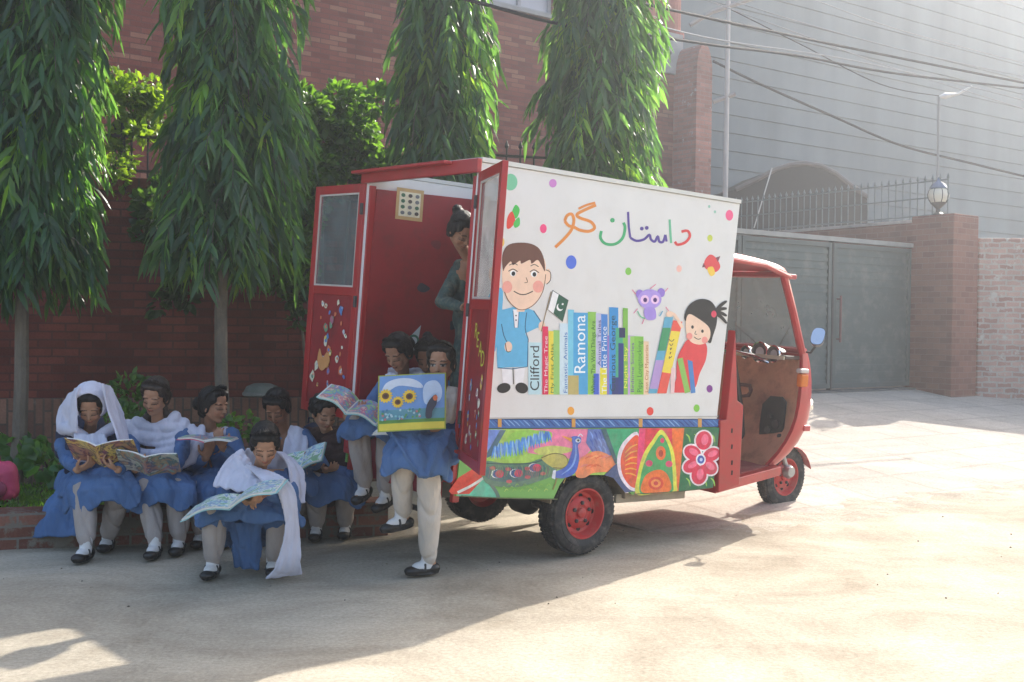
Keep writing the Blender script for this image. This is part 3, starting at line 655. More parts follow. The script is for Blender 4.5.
# ================================================================== LIGHT, AIR
SUN_AZ = Vector((.60, .80, 0)).normalized(); SUN_EL = R(35.5)
w = bpy.data.worlds.new('World'); scene.world = w; w.use_nodes = True
bg = w.node_tree.nodes['Background']; sky = w.node_tree.nodes.new('ShaderNodeTexSky'); sky.sky_type = 'NISHITA'; sky.sun_disc = False
sky.sun_elevation = SUN_EL; sky.sun_rotation = math.atan2(SUN_AZ.x, SUN_AZ.y); sky.dust_density = 4; sky.air_density = 1.2
w.node_tree.links.new(sky.outputs[0], bg.inputs[0]); bg.inputs[1].default_value = .15
sd = bpy.data.lights.new('sun', 'SUN'); sd.energy = 3.3; sd.angle = R(.55); sd.color = (1, .945, .86)
so = bpy.data.objects.new('sun', sd); COL.objects.link(so)
dirv = -(SUN_AZ * math.cos(SUN_EL) + Vector((0, 0, math.sin(SUN_EL))))
so.rotation_euler = dirv.to_track_quat('-Z', 'Y').to_euler()
so.location = (5, 10, 20)
scene.view_settings.view_transform = 'Standard'; scene.view_settings.look = 'None'; scene.view_settings.exposure = 1.34; scene.view_settings.gamma = 1
def haze(dens=.0048, an=.68):
    m = bpy.data.materials.new('haze_air'); m.use_nodes = True; t = m.node_tree; t.nodes.clear()
    o = t.nodes.new('ShaderNodeOutputMaterial'); v = t.nodes.new('ShaderNodeVolumePrincipled'); v.inputs['Density'].default_value = dens; v.inputs['Anisotropy'].default_value = an; v.inputs['Color'].default_value = (.88, .93, 1, 1)
    t.links.new(v.outputs[0], o.inputs['Volume'])
    hz = MB().box(-405, 405, -205, 605, -1.5, 17.5).build('haze', m); tag(hz, kind='stuff'); hz.display_type = 'WIRE'
# ================================================================== THE VAN
_y, _pt, _rl = R(37.7), R(2.05), R(2.64)
S0 = Vector((math.cos(_y), math.sin(_y), 0)); T0 = Vector((-math.sin(_y), math.cos(_y), 0)); Z0 = Vector((0, 0, 1))
S2 = S0 * math.cos(_pt) - Z0 * math.sin(_pt); Z2 = Z0 * math.cos(_pt) + S0 * math.sin(_pt)
T2 = T0 * math.cos(_rl) + Z2 * math.sin(_rl); Z3 = Z2 * math.cos(_rl) - T0 * math.sin(_rl)
VO = Vector((-.264, 6.686, .958)) - Z3 * .921
MV = Matrix.Identity(4)
for i in range(3): MV[i][0] = S2[i]; MV[i][1] = T2[i]; MV[i][2] = Z3[i]; MV[i][3] = VO[i]
MVi = MV.inverted()
van = empty('book_rickshaw', (0, 0, 0), 'red three wheeled book van with white painted cargo box and open rear doors', 'auto rickshaw'); van.matrix_world = MV
def VL(u, v, t=0.0, axis=1, val=None):
    """pixel -> van-local point on the plane local[axis] = t"""
    o = MVi @ CAM; d = MVi.to_3x3() @ ray(u, v); k = (t - o[axis]) / d[axis]; return o + d * k
BWD = 1.352; ZF = .74; ZT = 2.52
# corners of the near side panel from its own outline (slightly racked box)
def sx(z, e):
    a, b_ = (VL(481, 162), VL(462, 419)) if e == 0 else (VL(740, 204), VL(717, 419))
    return a.x + (b_.x - a.x) * (z - a.z) / (b_.z - a.z)
PT0, PT1 = VL(481, 162).z, VL(740, 204).z; PB0, PB1 = VL(490, 418.5).z, VL(717, 419).z
def panel_poly(): return [(sx(PB0, 0), PB0), (sx(PB1, 1), PB1), (sx(PT1, 1), PT1), (sx(PT0, 0), PT0)]
P4 = panel_poly()
side = MB().prism(P4, lambda x, y, w: Vector((x, w, y)), 0, .035).build('side_panel', WHITE, van, bev=.004)
far = MB().prism(P4, lambda x, y, w: Vector((x, w, y)), BWD - .035, BWD)
far.build('far_side_panel', WHITE, van)
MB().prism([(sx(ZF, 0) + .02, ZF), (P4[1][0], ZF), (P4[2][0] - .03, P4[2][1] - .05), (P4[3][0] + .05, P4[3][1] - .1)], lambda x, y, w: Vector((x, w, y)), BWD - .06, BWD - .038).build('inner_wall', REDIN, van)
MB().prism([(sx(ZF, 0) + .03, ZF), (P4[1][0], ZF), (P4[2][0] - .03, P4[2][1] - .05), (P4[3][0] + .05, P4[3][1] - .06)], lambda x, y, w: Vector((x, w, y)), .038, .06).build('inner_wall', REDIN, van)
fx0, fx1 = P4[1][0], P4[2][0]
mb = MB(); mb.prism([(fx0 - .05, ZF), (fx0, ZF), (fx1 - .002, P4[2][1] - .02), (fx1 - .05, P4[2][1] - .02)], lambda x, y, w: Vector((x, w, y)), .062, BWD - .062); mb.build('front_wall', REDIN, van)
rx0, rz0 = P4[3]; rx1, rz1 = P4[2]
ROOFM = mat('roof_fibre', (.72, .72, .68), .5, .05, 4, trans=.14)
mb = MB()
def roof_strip(sa, sb2, ta, tb):      # the roof is open over the rear left, where light falls through
    za = rz0 + (rz1 - rz0) * (sa - rx0) / (rx1 - rx0); zb2 = rz0 + (rz1 - rz0) * (sb2 - rx0) / (rx1 - rx0)
    mb.prism([(sa, za + .003), (sb2, zb2 + .003), (sb2, zb2 + .03), (sa, za + .03)], lambda x, y, w: Vector((x, w, y)), ta, tb)
roof_strip(rx0 + .002, .12, -.012, BWD + .012); roof_strip(1.17, rx1, -.012, BWD + .012); roof_strip(.12, 1.17, -.012, .52); roof_strip(.12, 1.17, BWD - .04, BWD + .012)
mb.build('roof', ROOFM, van)
# red frame of the rear opening
mb = MB(); mb.box(rx0 - .035, rx0 - .0, -.015, BWD + .03, rz0 - .065, rz0 + .02); mb.build('rear_beam', RED, van, bev=.006)
mb = MB(); mb.box(rx0 - .10, rx0 - .037, .25, BWD + .06, rz0 - .004, rz0 + .016); mb.build('rain_lip', RED, van, bev=.004)
for t_ in (0.0, BWD - .05):
    mb = MB(); mb.prism([(sx(.42, 0), .42), (sx(.42, 0) + .05, .42), (rx0 + .05, rz0 - .08), (rx0, rz0 - .08)], lambda x, y, w: Vector((x, w, y)), t_ + (.037 if t_ == 0 else 0), t_ + .05 + (.02 if t_ == 0 else 0)); mb.build('corner_post', RED, van, bev=.004)
MB().box(sx(ZF, 0), fx0, .064, BWD - .064, ZF - .06, ZF).build('floor', mat('plywood_floor', (.20, .13, .08), .7, .2, 5), van)
MB().box(sx(ZF, 0) - .04, sx(ZF, 0) - .002, 0, BWD, ZF - .2, ZF + .01).build('rear_sill', RED, van, bev=.005)
# benches & interior shelf books hinted at the front wall
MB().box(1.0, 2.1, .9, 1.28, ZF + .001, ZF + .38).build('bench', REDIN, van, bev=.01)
# roof bow inside
for k in (1.5,): MB().box(k, k + .04, .064, BWD - .064, rz1 - .10, rz1 - .05).build('roof_bow', REDIN, van)

# ---- body skirt with painted art
def A6(x, y): return (440 + x / 3.4133, 390 + y / 3.4133)
def L6(x, y, lift=0): q = VL(*A6(x, y), -.012); return Vector((q.x, q.y - lift, q.z))
def l6(x, y): q = L6(x, y); return (q.x, q.z)
wc = VL(579, 518, .0)                       # wheel centre on the side plane
WR = .278; WX, WZ = wc.x + .075, .290
arch = []
for k in range(13):
    a = math.pi * (1 - k / 12); arch.append((WX + .02 + .34 * math.cos(a), max(.37, .36 + .285 * math.sin(a))))
bl = l6(62, 362); br_ = l6(930, 333); tr_ = l6(952, 128); tl_ = (sx(PB0, 0) - .0, l6(160, 133)[1])
base_l = [(sx(.42, 0) - .01, bl[1]), (arch[0][0], l6(400, 372)[1])] + arch[1:-1] + [(arch[-1][0] + .03, l6(650, 358)[1]), br_, tr_, tl_]
skirt = MB().prism(base_l, lambda x, y, w: Vector((x, w, y)), -.012, .012).build('painted_skirt', mat('skirt_paint', srgb(120, 175, 90), .5, .06, 8), van)
fs_ = MB().prism(base_l, lambda x, y, w: Vector((x, w, y)), BWD - .012, BWD + .012).build('painted_skirt', mat('skirt_paint', (.2, .4, .1)), van)
# blue band between panel and skirt
zb0, zb1 = tl_[1] + .004, PB0 - .004
band = MB().prism([(sx(PB0, 0), zb0), (tr_[0] + .02, tr_[1] + .004), (tr_[0] + .02, PB1 - .004), (sx(PB0, 0), zb1)], lambda x, y, w: Vector((x, w, y)), -.004, .03).build('blue_band', mat('band_blue', srgb(62, 105, 170), .5, .1, 9), van)
ab = Art(lambda x, y, h: (lambda q: Vector((q.x, -.004 - h, q.z)))(VL(*A6(x, y), -.004)))
for k in range(46):
    x = 165 + k * 17; ab.stroke([(x, 100 + (k % 3) * 2), (x + 12, 112), (x + 24, 124)], 4, srgb(*random.choice([(130, 170, 215), (30, 60, 130), (90, 140, 200), (30, 60, 130)])), 3, taper=.7)
for x in (203, 455, 684, 886): ab.poly([(x - 6, 97), (x + 7, 97), (x + 7, 127), (x - 6, 127)], srgb(205, 150, 75))
ab.build('brush_pattern', band)
s6 = Art(lambda x, y, h: L6(x, y, h))
c = srgb
def clipx(pts): return pts
s6.poly([(60, 362), (62, 300), (160, 300), (200, 368)], c(95, 195, 160))
s6.poly([(160, 133), (575, 133), (600, 250), (560, 290), (520, 290), (160, 300)], c(165, 205, 90))
s6.poly([(100, 355), (150, 300), (110, 270), (62, 300), (30, 345), (40, 356)], c(215, 70, 50))
s6.stroke([(60, 350), (110, 325), (160, 292)], 9, c(225, 225, 215))
s6.stroke([(165, 310), (190, 345), (200, 368)], 12, c(95, 120, 110))
s6.poly([(305, 133), (575, 133), (520, 200), (480, 240), (300, 215), (290, 190), (380, 150)], c(235, 130, 165))
s6.blob([(320, 205), (380, 190), (450, 200), (430, 215), (350, 222)], c(200, 205, 110))
s6.poly([(160, 135), (215, 135), (200, 175), (162, 215)], c(115, 145, 215))
s6.poly([(205, 137), (225, 137), (175, 225), (160, 232), (160, 215)], c(75, 110, 130))
s6.blob([(215, 190), (250, 145), (330, 138), (380, 145), (370, 175), (310, 190), (270, 225), (200, 235)], c(150, 205, 85))
# feather tufts
for (x, y, l) in [(365, 140, 38), (345, 140, 46), (325, 148, 48), (305, 155, 46), (285, 160, 52), (265, 168, 54), (245, 172, 54), (225, 176, 52), (205, 180, 48), (190, 190, 44)]:
    for d in (-9, -3, 4, 10):
        s6.stroke([(x + d * .5, y), (x + d, y + l * .5), (x + d * 1.6, y + l)], 6, c(*random.choice([(85, 150, 225), (60, 120, 205), (140, 190, 235), (75, 140, 215)])), 3, taper=.8)
s6.poly([(505, 133), (575, 133), (600, 180), (585, 230), (520, 215), (498, 180)], c(95, 120, 185))
for k in range(14):
    x = 510 + (k % 5) * 15; y = 140 + (k // 5) * 25; s6.stroke([(x, y), (x + 8, y + 12), (x + 12, y + 28)], 5, c(*random.choice([(60, 85, 165), (130, 160, 220), (70, 100, 180)])), 3, taper=.8)
s6.blob([(462, 290), (482, 232), (540, 208), (598, 240), (590, 276), (555, 280), (520, 284), (490, 300)], c(240, 140, 90))
for k in range(9):
    x = 476 + (k % 6) * 18; y = 225 + (k // 6) * 30; s6.stroke([(x, y + 10), (x + 20, y), (x + 40, y + 8)], 6, c(*random.choice([(245, 165, 110), (230, 110, 70), (235, 130, 120)])), 3, taper=.8)
# peacock
s6.blob([(150, 245), (220, 250), (300, 248), (345, 235), (400, 250), (385, 290), (340, 310), (270, 330), (200, 330), (150, 310)], c(95, 135, 110))
s6.blob([(160, 262), (230, 265), (310, 262), (360, 258), (340, 290), (270, 312), (200, 312), (158, 298)], c(80, 115, 115))
s6.stroke([(158, 250), (240, 252), (310, 250), (350, 238)], 4, c(60, 90, 85))
for x, y in ((200, 286), (264, 284), (327, 265)):
    s6.circ(x - 8, y, 19, 15, c(235, 235, 230)); s6.circ(x - 4, y, 18, 14, c(70, 95, 165)); s6.circ(x + 3, y, 15, 13, c(220, 60, 100))
for x, y in ((232, 270), (235, 312), (296, 268), (298, 297), (180, 266), (350, 285)): s6.circ(x, y, 10, 6, c(205, 95, 100))
s6.blob([(345, 232), (385, 215), (425, 222), (438, 250), (420, 268), (385, 265)], c(190, 180, 95)); s6.stroke([(345, 232), (385, 217), (425, 224), (436, 250), (418, 266), (385, 264)], 3, c(110, 105, 60))
s6.blob([(448, 160), (478, 160), (480, 178), (470, 190), (474, 230), (462, 280), (425, 300), (392, 298), (385, 282), (428, 262), (446, 220), (452, 188)], c(70, 105, 195))
s6.stroke([(462, 185), (462, 225), (448, 262), (415, 288)], 6, c(130, 165, 225), taper=.6)
s6.circ(470, 172, 9, 7, c(215, 225, 235)); s6.circ(471, 172, 4, 4, c(20, 20, 40)); s6.poly([(412, 155), (450, 165), (448, 178)], c(240, 165, 60))
s6.stroke([(470, 160), (478, 150), (486, 158)], 3, c(225, 230, 240), 3)
s6.poly([(385, 275), (395, 272), (392, 305), (380, 300)], c(225, 230, 240))
for k in range(34):
    x = 165 + k * 6.2; s6.stroke([(x, 258 + 3 * math.sin(k)), (x + 5, 272), (x - 2, 300 + 6 * math.sin(k * 1.7))], 2.2, c(*random.choice([(60, 110, 95), (130, 160, 110), (70, 90, 120), (150, 110, 110)])), 3, taper=.6)
for k in range(18):
    x = 210 + k * 9; y = 338 + 10 * math.sin(k * 2.1); s6.stroke([(x, y), (x + 6, y - 9), (x + 13, y - 4)], 3, c(*random.choice([(140, 190, 80), (190, 215, 110), (120, 170, 80)])), 3, taper=.6)
s6.stroke([(398, 300), (390, 325), (384, 340)], 4, c(150, 130, 70), 3); s6.stroke([(428, 298), (420, 318)], 4, c(150, 130, 70), 2)
# green wedge with the orange half flower
s6.poly([(560, 133), (680, 133), (680, 330), (600, 250)], c(60, 165, 115)); s6.poly([(548, 133), (566, 133), (606, 245), (596, 252)], c(60, 100, 110))
s6.poly([(560, 290), (600, 250), (668, 345), (630, 350), (590, 300)], c(75, 90, 130))
s6.blob([(678, 152), (630, 170), (604, 225), (610, 290), (640, 335), (668, 345), (678, 330)], c(240, 225, 235))
s6.blob([(678, 162), (640, 178), (616, 228), (620, 285), (645, 325), (668, 334), (678, 320)], c(232, 90, 55))
for k in range(6): s6.stroke([(672, 185 + k * 22), (650, 195 + k * 18), (630, 215 + k * 14)], 5, c(245, 170, 70), 3, taper=.5)
# mihrab arch panel
s6.poly([(678, 130), (832, 130), (812, 346), (664, 356)], c(225, 60, 75)); s6.poly([(790, 130), (832, 130), (812, 346), (795, 347)], c(235, 115, 50)); s6.poly([(678, 130), (700, 130), (684, 355), (664, 356)], c(235, 70, 120))
s6.blob([(668, 355), (672, 290), (692, 220), (722, 172), (755, 135), (790, 190), (802, 250), (806, 320), (802, 347), (735, 352)], c(225, 225, 80))
s6.blob([(682, 352), (684, 290), (704, 226), (730, 182), (755, 152), (780, 196), (790, 252), (794, 320), (790, 346), (735, 350)], c(70, 165, 95))
s6.circ(752, 215, 17, 24, c(235, 110, 50)); s6.circ(752, 216, 8, 12, c(170, 60, 40)); s6.circ(712, 250, 12, 11, c(225, 60, 110)); s6.circ(780, 252, 12, 11, c(225, 60, 110)); s6.circ(757, 172, 7, 9, c(225, 60, 110))
s6.blob([(690, 350), (692, 305), (715, 280), (752, 272), (778, 295), (782, 345)], c(240, 120, 55))
s6.circ(735, 318, 26, 22, c(225, 80, 60)); s6.circ(735, 318, 17, 14, c(245, 150, 80)); s6.circ(735, 318, 8, 7, c(215, 70, 70))
# flower panel
s6.poly([(832, 130), (952, 128), (930, 333), (812, 346)], c(35, 110, 70)); 
for k in range(16): s6.stroke([(838 + (k % 4) * 28, 150 + (k // 4) * 50), (848 + (k % 4) * 28, 160 + (k // 4) * 50), (852 + (k % 4) * 28, 178 + (k // 4) * 50)], 5, c(150, 200, 80), 3, taper=.6)
fl = [(895, 180), (928, 218), (920, 262), (884, 288), (855, 262), (858, 218)]
pet = [((898, 172), 27, 32, 8), ((925, 220), 22, 30, 65), ((916, 262), 24, 30, -50), ((882, 290), 26, 32, 8), ((856, 258), 22, 30, 60), ((860, 214), 24, 30, -60)]
for (x, y), a, b_, r_ in pet: s6.circ(x, y, a + 6, b_ + 5, c(240, 225, 230), r_)
for (x, y), a, b_, r_ in pet: s6.circ(x, y, a, b_, c(220, 45, 80), r_); s6.circ(x + 4, y - 3, a * .45, b_ * .6, c(240, 110, 140), r_)
s6.circ(888, 237, 17, 20, c(240, 235, 240)); s6.circ(888, 237, 12, 14, c(60, 90, 180)); s6.circ(889, 237, 5, 6, c(200, 215, 240))
s6.stroke([(70, 361), (200, 368), (400, 372)], 4, c(90, 100, 60), 2); s6.stroke([(660, 355), (812, 346), (930, 332)], 3, c(80, 90, 60), 2)
s6.build('folk_painting', skirt, mat('hand_painted', 'attr', .55, .2, 26, bump=.12, bscale=60, dirt=((.30, .26, .21), 5, .35)))

# ---- the white panel artwork
def L5(x, y, h=0): q = VL(480 + x / 2.6231, 160 + y / 2.6231, 0.0); return Vector((q.x, -.0006 - h, q.z))
a5 = Art(L5); K = c(25, 22, 25)
for x, y, rx, ry, cc in [(191, 61, 10, 11, (200, 130, 200)), (166, 180, 9, 12, (235, 70, 130)), (239, 268, 14, 18, (75, 110, 215)), (389, 292, 8, 10, (130, 195, 80)), (522, 285, 7, 9, (245, 190, 175)), (654, 145, 10, 14, (240, 90, 140)), (603, 205, 7, 9, (200, 210, 80)), (602, 600, 8, 10, (125, 50, 140)), (568, 651, 8, 10, (130, 200, 70)), (446, 659, 9, 11, (235, 70, 60)), (238, 658, 9, 11, (240, 165, 60)), (80, 58, 18, 22, (120, 195, 155)), (601, 122, 3, 4, (140, 190, 170)), (616, 136, 3, 4, (140, 190, 170)), (50, 215, 14, 16, (235, 190, 90))]:
    a5.circ(x, y, rx, ry, c(*cc))
a5.blob([(80, 150), (92, 118), (104, 130), (96, 152)], c(70, 190, 80)); a5.blob([(70, 178), (72, 150), (84, 135), (92, 160), (80, 178)], c(225, 65, 50)); a5.blob([(88, 165), (102, 150), (104, 170), (92, 178)], c(80, 195, 90))
# butterfly-like red shape at right
a5.blob([(590, 262), (604, 248), (620, 258), (630, 280), (618, 294), (600, 290), (588, 280)], c(225, 70, 75)); a5.blob([(596, 285), (610, 280), (616, 298), (604, 304)], c(240, 200, 70)); a5.poly([(618, 256), (630, 252), (624, 268)], c(120, 50, 70)); a5.poly([(586, 270), (582, 282), (592, 280)], c(120, 50, 70))
# urdu lettering
O, G_, V_, R_ = c(225, 140, 60), c(60, 170, 110), c(85, 65, 150), c(215, 60, 60)
a5.stroke([(222, 160), (228, 146), (240, 142), (246, 158), (240, 182), (222, 205), (197, 229)], 8, O)
a5.stroke([(222, 160), (232, 172), (246, 176), (262, 184), (285, 187), (300, 178), (290, 162), (262, 152), (254, 143), (272, 132), (304, 118)], 8, O)
a5.stroke([(258, 128), (280, 118), (302, 112)], 6, O, 3)
a5.stroke([(318, 186), (316, 205), (330, 220), (355, 220), (374, 204), (380, 178), (376, 164)], 7.5, G_)
a5.circ(347, 158, 6, 6, G_)
a5.stroke([(388, 136), (390, 175), (394, 204)], 6, V_, 4)
a5.stroke([(394, 204), (410, 212), (430, 208), (444, 196), (448, 208), (458, 214), (466, 200), (470, 214), (480, 214), (486, 196)], 6.5, V_, 4)
a5.circ(424, 180, 5, 5, V_); a5.circ(437, 178, 5, 5, V_); a5.stroke([(486, 196), (489, 214)], 6, V_, 2)
a5.stroke([(497, 156), (499, 190), (501, 218)], 6, c(110, 190, 150), 4)
a5.stroke([(528, 188), (544, 186), (550, 200), (538, 216), (518, 222), (511, 214)], 7, R_)
# boy
SK = c(243, 208, 182); BL = c(95, 180, 222)
a5.blob([(60, 345), (20, 360), (15, 470), (40, 500)], BL)
a5.poly([(56, 545), (84, 545), (84, 590), (60, 590)], c(235, 235, 238)); a5.poly([(90, 545), (118, 545), (112, 590), (92, 590)], c(235, 235, 238))
a5.stroke([(86, 545), (88, 588)], 2, K, 2)
a5.circ(62, 598, 18, 13, K, -15); a5.circ(109, 598, 17, 14, K, 20)
a5.poly([(62, 392), (55, 392), (46, 450), (42, 470), (45, 545), (124, 542), (126, 470), (118, 455), (150, 440), (164, 440), (160, 425), (140, 395), (122, 388), (92, 384)], BL)
a5.stroke([(46, 545), (84, 548), (124, 542), (126, 470)], 2.5, c(35, 95, 135), 1); a5.stroke([(56, 430), (62, 460), (72, 480)], 2.5, c(35, 95, 135), 3); a5.stroke([(126, 470), (118, 440), (122, 400)], 2.5, c(35, 95, 135), 3); a5.stroke([(140, 395), (160, 425), (164, 440)], 2.5, c(35, 95, 135), 3)
a5.circ(74, 490, 10, 14, SK); a5.circ(162, 436, 9, 13, SK); a5.stroke([(66, 480), (70, 502), (80, 502)], 2, K, 3)
a5.poly([(86, 392), (102, 392), (99, 440), (90, 440)], c(240, 240, 242)); a5.stroke([(86, 395), (90, 440), (99, 440), (102, 395)], 2, c(60, 110, 150), 1); a5.circ(94, 408, 2, 2, K); a5.circ(94, 420, 2, 2, K)
a5.poly([(98, 376), (122, 376), (116, 398), (96, 398)], SK)
a5.circ(176, 305, 9, 20, SK, 8); a5.circ(32, 300, 10, 20, SK); a5.stroke([(172, 288), (184, 295), (184, 315), (174, 326)], 2, K, 3)
a5.blob([(58, 285), (60, 335), (75, 370), (105, 393), (140, 380), (164, 345), (172, 300), (165, 255), (115, 240), (70, 250)], SK)
a5.stroke([(60, 335), (75, 370), (105, 393), (140, 380), (164, 345), (172, 300)], 2, c(120, 80, 60))
a5.circ(71, 333, 13, 16, c(240, 165, 150)); a5.circ(152, 332, 14, 16, c(240, 165, 150))
a5.blob([(60, 290), (58, 250), (75, 222), (118, 217), (150, 228), (166, 255), (170, 292), (160, 275), (150, 262), (135, 272), (130, 262), (108, 272), (104, 264), (86, 276), (80, 266), (66, 280)], c(105, 62, 48), 4)
a5.circ(86, 297, 8, 8, c(250, 250, 250)); a5.circ(141, 299, 8, 8, c(250, 250, 250)); a5.circ(87, 298, 5, 6, K); a5.circ(142, 300, 5, 6, K)
a5.stroke([(74, 292), (86, 286), (98, 293)], 2.2, K, 4); a5.stroke([(130, 294), (141, 288), (154, 296)], 2.2, K, 4); a5.stroke([(76, 276), (88, 271), (98, 276)], 2, K, 3); a5.stroke([(132, 278), (142, 274), (153, 280)], 2, K, 3)
a5.stroke([(120, 308), (124, 320), (116, 322)], 2, c(120, 80, 60), 3); a5.stroke([(88, 344), (104, 352), (120, 352), (138, 344)], 2.5, K, 4)
# flag
a5.stroke([(160, 450), (172, 400), (186, 345)], 2.5, c(150, 130, 100), 1)
a5.poly([(190, 342), (206, 352), (192, 402), (177, 392)], c(240, 240, 240)); a5.poly([(206, 352), (231, 368), (216, 424), (192, 402)], c(25, 85, 65)); a5.stroke([(190, 342), (231, 368), (216, 424), (177, 392)], 1.5, c(60, 60, 60), 1, True)
a5.circ(209, 386, 9, 10, c(240, 240, 240)); a5.circ(212, 383, 8, 9, c(25, 85, 65)); a5.circ(216, 378, 2.5, 2.5, c(240, 240, 240))
# row of books
Y0 = 615
books = [(126, 160, 478, (190, 222, 230), 'Clifford', K, 1.0), (163, 178, 436, (222, 45, 90), '', None, 0), (179, 192, 448, (235, 215, 70), '', None, 0), (192, 208, 446, (150, 200, 110), '', None, 0), (208, 231, 428, (205, 225, 235), '', None, 0), (230, 246, 392, (120, 200, 225), '', None, 0), (244, 283, 400, (75, 165, 215), 'Ramona', c(245, 245, 245), 1), (282, 304, 398, (140, 195, 85), '', None, 0), (303, 318, 402, (190, 190, 220), '', None, 0), (317, 334, 404, (65, 130, 205), 'The Little Prince', c(240, 240, 245), 1), (333, 346, 460, (150, 120, 190), '', None, 0), (338, 362, 386, (50, 145, 210), 'Curious', c(20, 60, 60), 1), (355, 376, 440, (70, 170, 130), '', None, 0), (374, 387, 388, (125, 185, 75), '', None, 0), (362, 376, 480, (40, 60, 130), '', None, 0), (387, 404, 460, (195, 160, 215), '', None, 0), (393, 416, 462, (150, 205, 100), '', None, 0), (404, 428, 462, (130, 195, 75), '', None, 0), (428, 442, 475, (235, 205, 170), '', None, 0)]
for x0, x1, y0, cc, tx, tcx, z_ in books: a5.poly([(x0, y0), (x1, y0 + 1), (x1, Y0), (x0, Y0)], c(*cc))
a5.poly([(314, 545), (332, 545), (332, Y0), (314, Y0)], c(235, 225, 60)); a5.poly([(230, 565), (258, 565), (258, Y0), (230, Y0)], c(190, 175, 110)); a5.poly([(297, 560), (311, 560), (311, Y0), (297, Y0)], c(60, 95, 200)); a5.poly([(345, 570), (362, 570), (362, Y0), (345, Y0)], c(45, 60, 120)); a5.poly([(364, 440), (380, 440), (380, 466), (364, 466)], c(30, 40, 90))
def spine(tx, x, y, h, size, col): a5.text(tx, x, y, size, col, ang=-90, maxw=h)
spine('Clifford', 154, 606, 118, 34, c(30, 40, 50)); spine('Ramona', 275, 562, 155, 42, c(240, 246, 250)); spine('The Little Prince', 331, 612, 175, 18, c(235, 240, 248)); spine('Curious George', 354, 608, 200, 20, c(15, 70, 75))
spine('Pippi Longstocking', 423, 610, 135, 17, c(50, 120, 60)); spine('Lost City Mysteries', 440, 610, 125, 12, c(180, 110, 60)); spine('Bedtime Stories', 403, 610, 130, 12, c(110, 60, 150)); spine('Where The Wild Things Are', 301, 612, 190, 15, c(40, 100, 50)); spine('Fantastic Animals', 228, 612, 160, 14, c(60, 120, 190)); spine('The Magic Tree', 176, 612, 150, 12, c(250, 220, 230)); spine('Night Sky', 385, 600, 110, 12, c(240, 240, 90)); spine('My First Atlas', 192, 612, 130, 11, c(60, 120, 60)); spine('Animal Tales', 316, 540, 120, 12, c(70, 70, 140))
# leaning books right
a5.poly([(484, 412), (506, 412), (462, 612), (440, 612)], c(95, 170, 200)); a5.poly([(478, 440), (500, 440), (486, 500), (465, 500)], c(60, 150, 100)); a5.poly([(460, 525), (482, 525), (466, 600), (443, 600)], c(180, 150, 205))
a5.poly([(506, 420), (530, 424), (488, 612), (464, 612)], c(235, 90, 75)); a5.poly([(500, 448), (524, 450), (500, 560), (476, 556)], c(240, 215, 75)); a5.poly([(520, 520), (533, 520), (540, 610), (528, 610)], c(245, 235, 235))
for k in range(5): a5.stroke([(494 + 2 * k, 470 + 14 * k * .8), (502 - 3 * k * .6, 476 + 14 * k * .8), (508 - 3 * k, 470 + 14 * k * .8)], 2, c(60, 50, 50), 2)
# purple creature (plain little winged animal)
for p in [[(408, 352), (398, 340)], [(412, 390), (402, 402)], [(484, 345), (492, 336)], [(486, 385), (494, 396)], [(445, 338), (460, 326)], [(430, 416), (424, 430)]]: a5.stroke(p, 2, c(220, 110, 150), 2)
a5.circ(418, 352, 10, 12, c(150, 120, 210)); a5.circ(474, 348, 10, 12, c(150, 120, 210)); a5.circ(444, 365, 31, 26, c(175, 150, 225)); a5.circ(431, 366, 11, 12, c(240, 200, 235)); a5.circ(458, 366, 11, 12, c(240, 200, 235)); a5.circ(432, 367, 5, 6, c(70, 30, 110)); a5.circ(458, 367, 5, 6, c(70, 30, 110)); a5.blob([(432, 388), (456, 388), (460, 415), (440, 420), (430, 408)], c(165, 140, 220)); a5.stroke([(412, 396), (420, 410), (432, 416)], 3, c(110, 190, 150), 3); a5.stroke([(478, 396), (470, 410)], 3, c(110, 170, 200), 2)
# girl behind books
a5.stroke([(490, 402), (508, 405), (530, 440)], 8, SK, 3); a5.circ(496, 404, 9, 8, SK)
a5.blob([(548, 470), (590, 480), (592, 520), (575, 560), (560, 600), (520, 600), (515, 530), (530, 490)], c(225, 65, 70))
a5.poly([(524, 545), (548, 560), (540, 610), (500, 610)], c(225, 65, 70))
for k in (-18, -4, 10, 24): a5.stroke([(612, 402), (630, 394 + k * .7), (646, 395 + k * 1.4)], 9, K, 3, taper=.5)
a5.blob([(536, 420), (544, 385), (570, 366), (600, 368), (618, 390), (620, 425), (610, 460), (600, 480), (570, 440)], K)
a5.blob([(538, 440), (545, 405), (570, 415), (600, 440), (600, 470), (578, 484), (550, 475)], SK); a5.circ(548, 462, 8, 9, c(240, 150, 140)); a5.circ(588, 472, 8, 9, c(240, 150, 140))
a5.circ(556, 438, 3.5, 4.5, K); a5.circ(582, 449, 3.5, 4.5, K); a5.stroke([(565, 448), (562, 456), (568, 457)], 1.5, K, 3); a5.stroke([(560, 464), (570, 470), (578, 468)], 2, K, 3); a5.blob([(538, 414), (546, 398), (560, 396), (574, 402), (592, 412), (604, 432), (608, 415), (598, 388), (562, 376), (544, 390)], K)
a5.circ(612, 404, 7, 9, c(225, 60, 90))
a5.poly([(516, 522), (530, 518), (550, 608), (536, 612)], c(140, 190, 90)); a5.poly([(543, 524), (556, 528), (564, 610), (552, 612)], c(70, 130, 195)); a5.poly([(500, 545), (512, 545), (508, 612), (498, 612)], c(235, 200, 200))
a5.build('panel_artwork', side)
MB().box(sx(PB0, 0), P4[1][0], -.006, .0, PB0 - .002, PB0 + .006).build('panel_trim', mat('trim_pale', (.5, .48, .45), .5), van)

